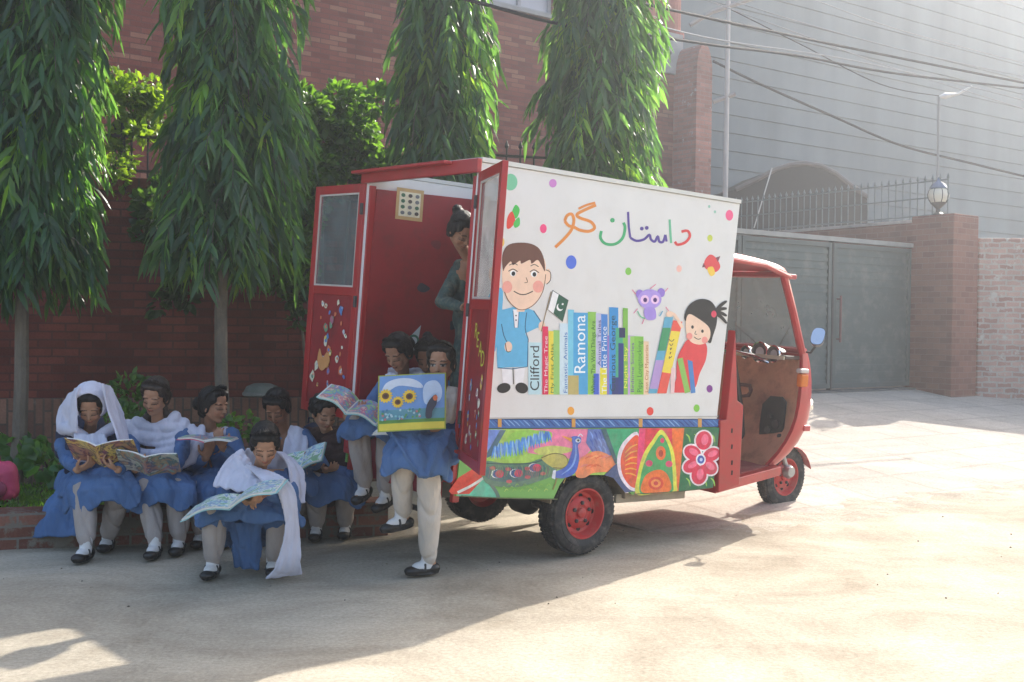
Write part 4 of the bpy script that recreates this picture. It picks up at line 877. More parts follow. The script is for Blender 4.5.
# ---- rear doors
def door(hinge, dirv_, w, z0, z1, faceout, sticks, label):
    d = Vector((math.cos(R(dirv_)), math.sin(R(dirv_)), 0)); nn = Vector((-d.y, d.x, 0)) * faceout
    lean = (sx(1.0, 0) - sx(2.0, 0))
    def T(a, b_, z): return Vector((hinge[0] + lean * (2.42 - z), hinge[1], 0)) + d * a + nn * b_ + Vector((0, 0, z))
    def bx(m_, a0, a1, b0, b1, c0, c1):
        vs = [T(a, b_, z) for a in (a0, a1) for b_ in (b0, b1) for z in (c0, c1)]
        m_.add(vs, [(0, 1, 3, 2), (4, 6, 7, 5), (0, 4, 5, 1), (2, 3, 7, 6), (0, 2, 6, 4), (1, 5, 7, 3)])
    zm = z0 + (z1 - z0) * .56; s_ = .062
    fr = MB(); bx(fr, 0, s_, -.035, 0, z0, z1); bx(fr, w - s_, w, -.035, 0, z0, z1)
    for a, b_ in ((z0, z0 + s_), (zm - s_, zm), (z1 - s_, z1)): bx(fr, s_, w - s_, -.034, -.001, a, b_)
    o = fr.build('rear_door', RED, van, bev=.004); 
    if label: o['label'] = label
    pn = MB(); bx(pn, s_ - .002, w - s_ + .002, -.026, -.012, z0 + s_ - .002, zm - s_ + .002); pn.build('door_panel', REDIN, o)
    gl_ = MB(); bx(gl_, s_ - .001, w - s_ + .001, -.022, -.016, zm, z1 - s_); gl_.build('window_pane', glass('door_glass', (.30, .34, .34), .30, .05), o)
    bead = MB()
    for a0, a1, c0, c1 in ((s_, s_ + .012, zm, z1 - s_), (w - s_ - .012, w - s_, zm, z1 - s_), (s_ + .012, w - s_ - .012, zm, zm + .012), (s_ + .012, w - s_ - .012, z1 - s_ - .012, z1 - s_)): bx(bead, a0, a1, -.012, -.004, c0, c1)
    bead.build('glazing_bead', mat('bead_pale', (.55, .50, .45), .5), o)
    st = Art(lambda x, y, h: T(x, -.0115 + h, y), .0001)
    pal = [(220, 215, 190), (90, 130, 190), (215, 120, 80), (110, 150, 120), (235, 200, 90), (190, 190, 200), (180, 110, 130), (240, 235, 215)]
    rs = random.Random(sticks)
    for k in range(38):
        x = s_ + .04 + rs.random() * (w - 2 * s_ - .08); y = z0 + s_ + .04 + (k + rs.random()) / 38 * (zm - z0 - 2 * s_ - .08); r_ = rs.uniform(.013, .034)
        if sticks == 9 and 1.20 < y < 1.60: continue
        pts = [(x + r_ * rs.uniform(.5, 1.2) * math.cos(q), y + r_ * rs.uniform(.6, 1.5) * math.sin(q)) for q in [i * 2 * math.pi / 7 for i in range(7)]]
        cc = rs.choice(pal); st.blob(pts, c(*cc), 3)
        if r_ > .018: st.circ(x, y, r_ * .5, r_ * .4, c(*rs.choice(pal)), 30, 9); st.circ(x - r_ * .3, y + r_ * .5, r_ * .25, r_ * .3, c(*rs.choice(pal)), 10, 8)
    return o, T, st, (z0, zm, z1, s_)
dl, TL, stl, _q = door((rx0 - .02, BWD + .0), 93, .66, .77, 2.43, 1, 4, 'flung open rear door with window against the tree')
stl.blob([(.30, 1.15), (.34, 1.22), (.40, 1.18), (.45, 1.24), (.47, 1.14), (.40, 1.08)], c(215, 150, 90)); stl.build('stickers', dl)
dr, TR, str_, (z0, zm, z1, s_) = door((rx0 - .02, -.01), 246, .64, .70, 2.43, -1, 9, 'rear door folded back against the painted side')
for k, ch in enumerate('READ'):
    str_.text(ch, .20 + k * .075, 1.44 - k * .05, .13, c(215, 215, 70), 0, ysc=-1)
str_.build('stickers', dr)
# hinges
for t_, nm in ((BWD, 0), (-.012, 1)):
    for zz in (.95, 1.6, 2.25):
        xx = rx0 - .02 + (sx(1.0, 0) - sx(2.0, 0)) * (2.42 - zz)
        MB().lathe([(.013, -.04), (.013, .04)], Matrix.Translation((xx - .008, t_ + (.004 if nm == 0 else -.004), zz)), 10).build('hinge', DARKM, van)
# poster, pennant & stickers on the inner wall
def WL(x, y, h): return Vector((x, BWD - .0605 - h, y))
pa = VL(397, 187, BWD - .06); pb = VL(422, 222, BWD - .06)
po = Art(WL, .0006); po.poly([(pa.x, pa.z), (pb.x, pa.z), (pb.x, pb.z), (pa.x, pb.z)], c(200, 165, 110)); m_ = .025
po.poly([(pa.x + m_, pa.z - m_), (pb.x - m_, pa.z - m_), (pb.x - m_, pb.z + m_), (pa.x + m_, pb.z + m_)], c(235, 225, 195))
for i in range(3):
    for j in range(4): po.circ(pa.x + m_ * 2 + (pb.x - pa.x - 4 * m_) * (i + .1) / 2.2, pa.z - m_ * 2 - (pa.z - pb.z - 4 * m_) * j / 3, .018, .014, c(*random.choice([(90, 80, 70), (150, 90, 60), (70, 110, 80), (120, 120, 120)])), 0, 8)
po.build('poster', van)
pe = Art(WL, .0006); q1, q2, q3 = VL(402, 345, BWD - .06), VL(421, 325, BWD - .06), VL(416, 352, BWD - .06)
pe.poly([(q1.x, q1.z), (q2.x, q2.z), (q3.x, q3.z)], c(205, 210, 205)); cx, cz = (q1.x + q2.x * 1.1 + q3.x) / 3.1, (q1.z + q2.z + q3.z) / 3
pe.circ(cx, cz, .05, .045, c(60, 120, 90)); pe.circ(cx, cz, .032, .028, c(205, 210, 205)); pe.build('pennant', van)
ws = Art(WL, .0006); rs = random.Random(8)
for k in range(14):
    x, y = rs.uniform(.15, 1.9), rs.uniform(1.0, 2.1)
    ws.blob([(x + rs.uniform(.03, .07) * math.cos(q), y + rs.uniform(.02, .05) * math.sin(q)) for q in [i * 1.05 for i in range(6)]], c(*rs.choice([(120, 40, 45), (80, 70, 90), (110, 90, 80), (60, 50, 60)])), 3)
ws.build('wall_stickers', van)

# ---- wheels
def wheel(name_, cx_, ct, cz, rad, wid, yaw=0, side_=-1):
    T = Matrix.Translation((cx_, ct, cz)) @ Matrix.Rotation(R(yaw), 4, 'Z') @ Matrix.Rotation(R(90) * -side_, 4, 'X')
    e = link(name_, MB().lathe([(.03, -wid * .3), (.03, wid * .3)], T, 12).mesh('hub'), DARKM, van)
    w2 = wid / 2
    pr = [(rad * .60, -w2 * .8), (rad * .68, -w2 * .95), (rad * .86, -w2), (rad * .95, -w2 * .86), (rad * .985, -w2 * .6), (rad, -w2 * .4), (rad, w2 * .4), (rad * .985, w2 * .6), (rad * .95, w2 * .86), (rad * .86, w2), (rad * .80, w2 * .99), (rad * .79, w2 * 1.03), (rad * .72, w2 * 1.02), (rad * .68, w2 * .95), (rad * .60, w2 * .8), (rad * .60, -w2 * .8)]
    t_ = MB().lathe(pr, T, 72, cap=False); 
    t_.build('tyre', BLACK, e, sm=True)
    tread = MB()
    for k in range(56):
        for sgn in (-1, 0, 1):
            a = 2 * math.pi * (k + (.5 if sgn == 0 else 0)) / 56
            M = T @ Matrix.Rotation(a, 4, 'Z') @ Matrix.Translation((rad - .001, 0, sgn * w2 * .5)) @ Matrix.Rotation(R(20 * (sgn or 1)), 4, 'X')
            tread.box(-.006, .006, -.011, .011, -w2 * .2, w2 * .2, T=M)
    tread.build('tread', BLACK, e)
    rp = [(rad * .60, w2 * .82), (rad * .62, w2 * .9), (rad * .585, w2 * .9), (rad * .54, w2 * .55), (rad * .50, w2 * .25), (rad * .42, w2 * .2), (rad * .34, w2 * .42), (rad * .20, w2 * .48), (rad * .17, w2 * .42), (rad * .13, w2 * .42), (rad * .12, w2 * .62), (rad * .09, w2 * .68), (0, w2 * .7)]
    RIM = mat('rim_red', (.48, .03, .03), .45, .12, 8, dirt=((.30, .18, .14), 10, .5))
    rim = MB().lathe(rp, T, 48, cap=False).build('rim', RIM, e, sm=True)
    MB().lathe([(rad * .60, -w2 * .82), (rad * .5, -w2 * .3), (0, -w2 * .25)], T, 40, cap=False).build('rim_back', RIM, e, sm=True)
    nb = MB()
    for k in range(5):
        a = 2 * math.pi * k / 5 + .3; nb.lathe([(.014, 0), (.014, .014), (.007, .018)], T @ Matrix.Translation((rad * .24 * math.cos(a), rad * .24 * math.sin(a), w2 * .44)), 6)
    nb.build('wheel_nuts', DARKM, rim) if False else nb.build('wheel_nuts', DARKM, e)
    hb = MB()
    for k in range(8):
        a = 2 * math.pi * k / 8; hb.lathe([(.017, 0), (.017, .003), (0, .003)], T @ Matrix.Translation((rad * .40 * math.cos(a), rad * .40 * math.sin(a), w2 * .26)), 10)
    hb.build('rim_hole_shade', mat('hole_shade', (.02, .012, .012), .9), e)  # solid dark discs stand in for the shade inside the rim holes
    return e
wheel('rear_wheel', WX, .11, WZ, WR, .19, 0, -1); wheel('rear_wheel', WX, BWD - .11, WZ, WR, .19, 0, 1)
fw = VL(781, 476, BWD / 2)
wheel('front_wheel', fw.x, BWD / 2, fw.z, .265, .13, 0, -1)
# chassis
mb = MB(); mb.box(.05, 2.4, .30, .38, .40, .50); mb.build('chassis_rail', DARKM, van); MB().box(.05, 2.4, BWD - .38, BWD - .30, .40, .50).build('chassis_rail', DARKM, van)
MB().tube([(WX, .12, WZ), (WX, BWD - .12, WZ)], .045, 12).build('rear_axle', DARKM, van)
T = Matrix.Translation((WX, BWD / 2, WZ)) @ Matrix.Rotation(R(90), 4, 'X'); MB().lathe([(.06, -.14), (.12, -.06), (.12, .06), (.06, .14)], T, 20).build('differential', DARKM, van, sm=True)
for t_ in (.28, BWD - .28):
    mb = MB()
    for k in range(4): mb.tube([(WX - .42 + k * .06, t_, .42), (WX, t_, .33 - k * .012 + .02), (WX + .42 - k * .06, t_, .42)], .012, 6)
    mb.build('leaf_spring', DARKM, van)
for t_ in (.02, BWD - .17):
    P = []
    for k in range(13):
        a = math.pi * (1.0 - k / 12); P.append([(WX + .02 + .335 * math.cos(a), t_ + j * .15, .375 + .27 * math.sin(a)) for j in range(2)])
    MB().slab(P, .008).build('wheel_arch', mat('arch_tan', (.24, .19, .13), .8, .2, 9, dirt=((.12, .09, .07), 8, .5)), van)
MB().box(WX + .30, WX + .98, .05, .075, .34, .40).build('side_rail', mat('rail_tan', (.36, .30, .22), .7, .2), van)
MB().box(1.45, 1.75, .5, .8, .28, .42).build('fuel_tank', DARKM, van, bev=.02)
MB().tube([(.2, 1.05, .38), (.7, 1.05, .36), (1.1, 1.0, .40)], .028, 10).build('exhaust', DARKM, van)
# rear bumper loop & tail lamps
e0 = sx(.42, 0)
MB().tube([(e0 - .0, .06, .62), (e0 - .10, .07, .55), (e0 - .13, .08, .42), (e0 - .13, .2, .36), (e0 - .13, .36, .36), (e0 - .13, .46, .42), (e0 - .10, .48, .55), (e0 - .0, .48, .62)], .018, 10).build('rear_bumper', DARKM, van, sm=True)
for t_ in (.08, BWD - .16):
    tl2 = MB().box(e0 - .065, e0 - .002, t_, t_ + .09, .58, .68).build('tail_lamp', mat('tail_red', (.45, .03, .02), .25), van, bev=.01)
    MB().box(e0 - .068, e0 - .064, t_ + .012, t_ + .078, .645, .67).build('reflector', CHROME, tl2)
MB().box(e0 - .01, e0 + .004, .16, BWD - .16, .42, ZF - .2).build('tail_skirt', REDIN, van)

# ---- cab
CX = BWD / 2
def cabP(pts): return [Vector(p) for p in pts]
# red pillar behind the doorway
pcol = [VL(728, 372, -.012), VL(735, 395, -.012), VL(738, 470, -.012), VL(741, 485, -.012), VL(716, 492, -.012), VL(717, 419, -.012), VL(722, 419, -.012)]
MB().prism([(VL(733, 330, -.0).x, VL(733, 330, 0).z), (VL(735, 400).x, VL(735, 400).z), (VL(741, 405).x, VL(741, 405).z), (VL(737, 484).x, VL(737, 484).z), (VL(716, 492).x, VL(716, 492).z), (VL(718, 420).x, VL(718, 420).z), (VL(724, 419).x, VL(724, 419).z)], lambda x, y, w: Vector((x, w, y)), -.025, .05).build('cab_pillar', RED, van, bev=.006)
mb = MB()
for v_ in (430, 446, 462, 472):
    q = VL(732, v_, -.026); mb.box(q.x - .008, q.x + .008, -.0275, -.0255, q.z - .022, q.z + .012)
mb.build('slot_shade', mat('hole_shade', (.02, .012, .012), .9), van)  # dark tabs on the surface imitate shade inside the slots
z_s = .40
# cab floor / sill
fl0 = VL(716, 489, 0); fl1 = VL(776, 472, .2)
P_f = [(fl0.x, 0), (3.28, .20), (3.28, BWD - .20), (fl0.x, BWD)]
def flo(x, y, w): return Vector((x, y, w + (fl1.z - fl0.z) * (x - fl0.x) / (fl1.x - fl0.x)))
MB().prism(P_f, flo, fl0.z - .035, fl0.z + .04).build('cab_floor', RED, van, bev=.006)
MB().prism([(fl0.x + .12, .08), (3.2, .26), (3.2, BWD - .26), (fl0.x + .12, BWD - .08)], flo, fl0.z + .041, fl0.z + .046).build('floor_mat', mat('mat_red', (.28, .05, .045), .8, .2, 12, dirt=((.25, .16, .12), 6, .6)), van)
# cowl (front shell): rows bottom->top: (z, s_edge, s_nose, half width)
rows = [(.50, 3.16, 3.44, .40), (.60, 3.24, 3.60, .46), (.80, 3.36, 3.76, .50), (1.00, 3.41, 3.78, .50), (1.20, 3.42, 3.76, .495), (1.36, 3.42, 3.70, .485), (1.46, 3.41, 3.60, .48)]
def cowl(off_):
    P = []
    for z, se, sn, hw in rows:
        r_ = []
        for k in range(25):
            a = math.pi * k / 24 - math.pi / 2; ca = abs(math.cos(a)) ** .8; sa = math.copysign(abs(math.sin(a)) ** .8, math.sin(a))
            r_.append((se + (sn - se + off_) * ca, CX + (hw + off_) * sa, z))
        P.append(r_)
    return P
sh = MB().slab(cowl(0), .03).build('front_cowl', RED, van, sm=True); md = sh.modifiers.new('s', 'SUBSURF'); md.levels = md.render_levels = 1
# inner dash board (brown) -------------------------------------------------
BR = mat('brown_fascia', (.55, .27, .16), .55, .12, 5, dirt=((.20, .09, .06), 6, .6))
def fs(z):
    for (za, sa, _, ha), (zb, sb, _, hb) in zip(rows[:-1], rows[1:]):
        if za <= z <= zb + 1e-6: k = (z - za) / (zb - za); return sa + (sb - sa) * k, ha + (hb - ha) * k
    return rows[-1][1], rows[-1][3]
P = []
for k in range(10):
    z = .50 + .90 * k / 9; s_e, hw = fs(z); P.append([(s_e - .0 + .05 * math.cos(math.pi * (j / 12 - .5)), CX - hw + .02 + (2 * hw - .04) * j / 12, z) for j in range(13)])
MB().slab(P, .012).build('fascia', BR, van, sm=True)
def FP(u, v): return None
# black slab painted as the shaded footwell opening; pocket on the fascia
def fpt(u, v, lift=.045):
    # intersect ray with fascia plane s ~ 3.42 - lift
    q = VL(u, v, 3.40 - lift, axis=0); return q
def decal(pts, name, m_, lift=.03, th=.01, parent=van):
    P_ = [fpt(u, v, lift) for u, v in pts]; n_ = len(P_); M = MB()
    M.add(P_ + [q + Vector((-th, 0, 0)) for q in P_], [tuple(range(n_)), tuple(range(n_, 2 * n_))[::-1]] + [(i, (i + 1) % n_, n_ + (i + 1) % n_, n_ + i) for i in range(n_)])
    return M.build(name, m_, parent)
BK = mat('footwell_shade', (.018, .016, .015), .8, .2)
fw_pts = [(760, 464), (761, 425), (764, 404), (772, 396), (783, 397), (787, 402), (784, 430), (776, 462)]
fo = decal(fw_pts, 'footwell', BK, .03, .02)
for (u, v, r_) in ((768, 430, .03), (776, 424, .035), (770, 416, .02), (780, 436, .02)):
    q = fpt(u, v, .06); MB().lathe([(0, -.02), (r_, -.015), (r_, .015), (0, .02)], Matrix.Translation(q) @ Matrix.Rotation(R(90), 4, 'Y'), 12).build('pedal_unit', DARKM, van)
pk = decal([(736, 382), (751, 384), (753, 390), (750, 397), (736, 398)], 'glove_pocket', mat('pocket_rim', (.10, .03, .025), .6), .03, .014)
decal([(737, 386), (748, 387), (749, 391), (747, 394), (737, 395)], 'pocket_hollow', BR, .045, .006, pk)
# dark shelf with gauges
MB().box(3.24, 3.43, CX - .47, CX + .47, 1.37, 1.40).build('dash_shelf', mat('shelf_dark', (.06, .035, .03), .5), van, bev=.008)
MB().box(3.225, 3.24, CX - .46, CX + .46, 1.365, 1.395).build('shelf_edge', mat('shelf_edge', (.50, .45, .33), .5), van)
for (u, v, r_) in ((746, 352, .055), (760, 352, .085), (774, 354, .070)):
    q = VL(u, v, 3.24, axis=0); T = Matrix.Translation(q) @ Matrix.Rotation(R(-90), 4, 'Y') 
    g = MB().lathe([(r_ * .75, -.09), (r_, -.01), (r_ * 1.02, .008), (r_ * .88, .014), (r_ * .84, .004)], T, 28, cap=False).build('gauge', CHROME, van, sm=True)
    MB().lathe([(r_ * .84, .0), (r_ * .5, .001), (0, .001)], T, 24).build('dial', mat('dial_dark', (.05, .05, .05), .3), g)
    MB().lathe([(r_ * .5, .003), (r_ * .42, .003)], T, 24).build('dial_ring', mat('dial_white', (.6, .6, .58), .4), g)
MB().tube([(3.22, CX - .32, 1.33), (3.16, CX - .2, 1.38), (3.14, CX, 1.40), (3.16, CX + .2, 1.38), (3.22, CX + .32, 1.33)], .014, 8).build('handlebar', CHROME, van, sm=True)
MB().tube([(3.14, CX, 1.39), (3.30, CX, .9), (3.36, CX, .55)], .025, 8).build('steering_column', DARKM, van)
# windscreen
zt, st_ = 2.035, 3.14; zb_, sb_ = 1.46, 3.42; ht, hb = .47, .485
def scr(a, b_, d=0): s_q = sb_ + (st_ - sb_) * b_; h = hb + (ht - hb) * b_; return Vector((s_q + .09 * math.cos(a * math.pi / 2) + d, CX + h * a, zb_ + (zt - zb_) * b_))
P = [[scr(-1 + 2 * i / 14, j / 4) for i in range(15)] for j in range(5)]
MB().slab(P, .006).build('windscreen', glass('screen_glass', (.45, .5, .5), .34, .05), van, sm=True)
fr = []
for a in (-1, 1):
    MB().tube([scr(a, 0) + Vector((0, 0, -.03)), scr(a, .5), scr(a, 1.03)], .032, 8).build('windscreen_post', RED, van, sm=True)
MB().tube([scr(-1 + 2 * i / 14, 1.02) for i in range(15)], .028, 8).build('windscreen_header', RED, van, sm=True)
MB().tube([scr(-1 + 2 * i / 14, -.03) for i in range(15)], .024, 8).build('windscreen_base', RED, van, sm=True)
for a in (-1, 1):
    MB().tube([scr(a * .93, .05, -.008), scr(a * .93, .97, -.008)], .007, 6).build('screen_seal', BLACK, van)
MB().tube([scr(-.35, .0, .02), scr(-.75, .30, .025)], .006, 6).build('wiper', BLACK, van)
MB().tube([scr(.1, .0, .02), scr(.5, .28, .025)], .006, 6).build('wiper', BLACK, van)
# roof of the cab
P = []
for i in range(12):
    k = i / 11; s_q = 2.30 + (3.20 - 2.30) * k; hw = .62 - .14 * k; zz = 2.12 - .05 * k ** 2
    if k > .85: zz -= .05 * ((k - .85) / .15) ** 2
    P.append([(s_q, CX + hw * math.sin((j / 12 - .5) * math.pi) , zz + .07 * math.cos((j / 12 - .5) * math.pi) ** .7 - .01) for j in range(13)])
cr_ = MB().slab(P, .02).build('cab_roof', RED, van, sm=True)
for a in (-1, 1): MB().tube([(2.30, CX + a * .62, 2.105), (2.8, CX + a * .55, 2.095), (3.20, CX + a * .48, 2.03)], .022, 8).build('roof_rail', RED, van, sm=True)
MB().box(3.17, 3.27, CX - .50, CX - .40, 2.015, 2.055).build('visor_tip', RED, van, bev=.012); MB().box(3.17, 3.27, CX + .40, CX + .50, 2.015, 2.055).build('visor_tip', RED, van, bev=.012)
# seat
MB().box(2.42, 2.72, .30, BWD - .30, .50, .80).build('seat_box', mat('seat_base', (.28, .03, .03), .6, .1), van, bev=.02)
MB().box(2.40, 2.76, .28, BWD - .28, .805, .90).build('seat', mat('seat_vinyl', (.09, .03, .03), .45, .1), van, bev=.03)
MB().box(2.31, 2.38, .2, BWD - .2, .95, 1.35).build('backrest', mat('seat_vinyl', (.09, .03, .03), .45, .1), van, bev=.03)
q = VL(735, 412, .12); MB().lathe([(.035, 0), (.035, .09), (.03, .095), (0, .095)], Matrix.Translation((q.x, .12, q.z - .03)), 14).build('cream_canister', mat('cream', (.62, .50, .32), .5), van, sm=True)
# fork and mudguard
P = []
for i in range(11):
    a = R(20 + 140 * i / 10); P.append([(fw.x + .31 * math.cos(a), CX - .09 + .18 * j / 4, fw.z + .31 * math.sin(a) - .02 * abs(j - 2)) for j in range(5)])
MB().slab(P, .008).build('front_mudguard', RED, van, sm=True)
for a in (-1, 1): MB().tube([(fw.x, CX + a * .085, fw.z), (fw.x - .06, CX + a * .085, fw.z + .12), (fw.x - .16, CX + a * .06, fw.z + .36)], .02, 8).build('fork_leg', STEEL, van)
MB().lathe([(.055, -.03), (.06, 0), (.045, .03)], Matrix.Translation((fw.x - .05, CX - .12, fw.z + .06)) @ Matrix.Rotation(R(90), 4, 'X'), 16).build('brake_drum', STEEL, van, sm=True)
# indicator, mirror, headlights
q = VL(803, 380, CX - .53); ind = MB().box(q.x - .05, q.x + .045, CX - .555, CX - .50, q.z - .055, q.z + .05).build('indicator', mat('amber', (.75, .22, .02), .25, trans=.3), van, bev=.015)
MB().box(q.x - .055, q.x + .05, CX - .55, CX - .495, q.z + .055, q.z + .09).build('indicator_cap', mat('cap_pale', (.55, .5, .48), .3), ind, bev=.01)
mq = VL(818, 337, .06)
mm_ = MB()
_mn = Vector((1, .55, -.75)).normalized(); _mx = Vector((.35, .1, 1)); _mx = (_mx - _mn * _mx.dot(_mn)).normalized(); _my = _mn.cross(_mx)
T = Matrix.Translation(mq) @ Matrix((_mx, _my, _mn)).transposed().to_4x4()
def rr_(n_=24): return [( .085 * math.copysign(abs(math.cos(a)) ** .7, math.cos(a)), .055 * math.copysign(abs(math.sin(a)) ** .7, math.sin(a))) for a in [2 * math.pi * i / n_ for i in range(n_)]]
V1 = [T @ Vector((x, y, -.012)) for x, y in rr_()]; V2 = [T @ Vector((x * .9, y * .9, .03)) for x, y in rr_()]; V3 = [T @ Vector((x * .5, y * .5, .045)) for x, y in rr_()]
mm_.add(V1 + V2 + V3, [tuple(range(24))[::-1], tuple(range(48, 72))] + [(i, (i + 1) % 24, 24 + (i + 1) % 24, 24 + i) for i in range(24)] + [(24 + i, 24 + (i + 1) % 24, 48 + (i + 1) % 24, 48 + i) for i in range(24)])
mi = mm_.build('side_mirror', mat('mirror_case', (.05, .06, .07), .3), van, sm=True)
V1 = [T @ Vector((x * .93, y * .93, -.0135)) for x, y in rr_()]; MB().add(V1, [tuple(range(24))]).build('mirror_glass', mat('mirror_glass', (.75, .8, .85), .06, .02, metal=1), mi)
MB().tube([mq + Vector((.01, .02, -.07)), mq + Vector((-.01, .05, -.13)), (3.46, CX - .50, 1.44)], .010, 6).build('mirror_arm', DARKM, mi)
for a in (-1, 1):
    hl = MB().lathe([(.085, 0), (.085, .06), (.075, .075)], Matrix.Translation((3.74, CX + a * .27, .98)) @ Matrix.Rotation(R(90 ), 4, 'Y') @ Matrix.Rotation(0, 4, 'Z'), 24).build('headlight', CHROME, van, sm=True)
    MB().lathe([(.074, .07), (.05, .085), (0, .09)], Matrix.Translation((3.74, CX + a * .27, .98)) @ Matrix.Rotation(R(90), 4, 'Y'), 24).build('lens', glass('lamp_lens', (.8, .82, .8), .5, .1), hl, sm=True)
q = VL(802, 427, CX - .45); MB().box(q.x - .03, q.x + .05, CX - .50, CX - .44, q.z - .03, q.z + .02).build('small_reflector', mat('reflector_pink', (.5, .08, .08), .3), van, bev=.01)
# ================================================================== PEOPLE
V3 = Vector
def ellipsoid(m_, c, r, rot=None, nu=14, nv=9):
    vs = [V3((0, 0, 1))]
    for i in range(1, nv):
        a = math.pi * i / nv
        for j in range(nu): b_ = 2 * math.pi * j / nu; vs.append(V3((math.sin(a) * math.cos(b_), math.sin(a) * math.sin(b_), math.cos(a))))
    vs.append(V3((0, 0, -1)))
    vs = [V3((q.x * r[0], q.y * r[1], q.z * r[2])) for q in vs]
    if rot is not None: vs = [rot @ q for q in vs]
    vs = [q + V3(c) for q in vs]
    fs = [(0, 1 + j, 1 + (j + 1) % nu) for j in range(nu)]
    for i in range(nv - 2):
        for j in range(nu):
            a = 1 + i * nu + j; b_ = 1 + i * nu + (j + 1) % nu; fs.append((a, a + nu, b_ + nu, b_))
    e = len(vs) - 1; s_ = 1 + (nv - 2) * nu
    fs += [(e, s_ + (j + 1) % nu, s_ + j) for j in range(nu)]
    m_.add(vs, fs)
def cap(m_, p0, p1, r0, r1, n=14):
    """tapered capsule"""
    p0 = V3(p0); p1 = V3(p1); d = p1 - p0; L_ = d.length
    if L_ < 1e-5: ellipsoid(m_, p0, (r0, r0, r0)); return
    d /= L_; pts = []; rs = []
    for k in range(1, 5): a = math.pi / 2 * k / 5; pts.append(p0 - d * r0 * math.cos(a)); rs.append(r0 * math.sin(a))
    pts.append(p0); rs.append(r0); pts.append(p1); rs.append(r1)
    for k in range(4, 0, -1): a = math.pi / 2 * k / 5; pts.append(p1 + d * r1 * math.cos(a)); rs.append(r1 * math.sin(a))
    m_.tube(pts, rs, n)
def chain(m_, pts, rs):
    for a, b_, r0, r1 in zip(pts[:-1], pts[1:], rs[:-1], rs[1:]): cap(m_, a, b_, r0, r1)
def blobmesh(m_, name, vox, sm_it=3, folds=0, fdir=(1, 1, .35), fs_=14, seed=0, dec=None):
    o = bpy.data.objects.new('tmp', m_.mesh('tmp')); COL.objects.link(o)
    md = o.modifiers.new('r', 'REMESH'); md.mode = 'VOXEL'; md.voxel_size = vox; md.use_smooth_shade = True
    if sm_it: s_ = o.modifiers.new('s', 'SMOOTH'); s_.factor = .5; s_.iterations = sm_it
    dg = bpy.context.evaluated_depsgraph_get(); me = bpy.data.meshes.new_from_object(o.evaluated_get(dg)); me.name = name
    COL.objects.unlink(o); tm = o.data; bpy.data.objects.remove(o); bpy.data.meshes.remove(tm)
    if folds:
        n = len(me.vertices); co = np.empty(n * 3); no = np.empty(n * 3); me.vertices.foreach_get('co', co); me.vertices.foreach_get('normal', no)
        co = co.reshape(-1, 3); no = no.reshape(-1, 3); fd = V3(fdir) * fs_
        dsp = np.array([noise.noise(V3((p[0] * fd.x + seed, p[1] * fd.y, p[2] * fd.z))) + .5 * noise.noise(V3((p[0] * fd.x * 2.1, p[1] * fd.y * 2.1 + seed, p[2] * fd.z * 2.1))) for p in co])
        rdg = np.array([noise.noise(V3((p[0] * fd.x * .55 + p[2] * 2.0 - seed, p[1] * fd.y * .55 + 7, p[2] * fd.z * .6))) for p in co])
        dsp = dsp * .6 - .9 * np.clip(1 - np.abs(rdg) * 5, 0, 1) ** 1.5 + .2
        co += no * (dsp * folds)[:, None]; me.vertices.foreach_set('co', co.ravel())
    me.polygons.foreach_set('use_smooth', [True] * len(me.polygons)); me.update(); return me
def frame(y, up=(0, 0, 1)):
    y = V3(y).normalized(); x = y.cross(V3(up)).normalized(); z = x.cross(y)
    return Matrix(((x.x, y.x, z.x), (x.y, y.y, z.y), (x.z, y.z, z.z)))
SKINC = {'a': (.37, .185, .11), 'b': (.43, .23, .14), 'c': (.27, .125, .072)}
SKIN = mat('skin', 'attr', .62, .06, 25, bump=.04, bscale=90, spec=.3)
SKIN.node_tree.nodes['Principled BSDF'].inputs['Subsurface Weight'].default_value = .08
SKIN.node_tree.nodes['Principled BSDF'].inputs['Subsurface Radius'].default_value = (.01, .004, .002)
HAIR = mat('black_hair', (.010, .008, .0075), .5, .35, 9, spec=.3, bump=.4, bscale=70, stretch=(1, 1, .12))
HAIRL = mat('brown_hair', (.035, .022, .015), .45, .35, 9, bump=.7, bscale=70, stretch=(1, 1, .12))
BLUE = mat('kameez_blue', (.082, .155, .31), .9, .18, 8, bump=.8, bscale=13, spec=.2, stretch=(1, 1, .45))
NAVY = mat('dark_navy_cloth', (.018, .025, .06), .85, .15, 8, bump=.3, bscale=28)
KHAKI = mat('shalwar_khaki', (.40, .345, .315), .9, .14, 8, bump=.8, bscale=13, spec=.2, stretch=(1, 1, .35))
LILAC = mat('dupatta_white', (.68, .67, .77), .9, .10, 8, bump=.7, bscale=16, spec=.2, stretch=(1, 1, .4), trans=.12)
CREAM = mat('shalwar_cream', (.60, .53, .455), .9, .12, 8, bump=.8, bscale=13, spec=.2, stretch=(1, 1, .35))
MAROON = mat('dark_maroon_knit', (.045, .018, .020), .95, .3, 12, bump=.7, bscale=60)
BLKSH = mat('shoe_black', (.014, .013, .013), .35, .3, 20, bump=.1)
SOCK = mat('sock_white', (.70, .68, .66), .9, .08, 20, bump=.3, bscale=120)
TEAL = mat('patterned_teal', (.035, .07, .065), .85, .6, 14, bump=.3, dirt=((.16, .17, .12), 13, .8))
HS = 1.12
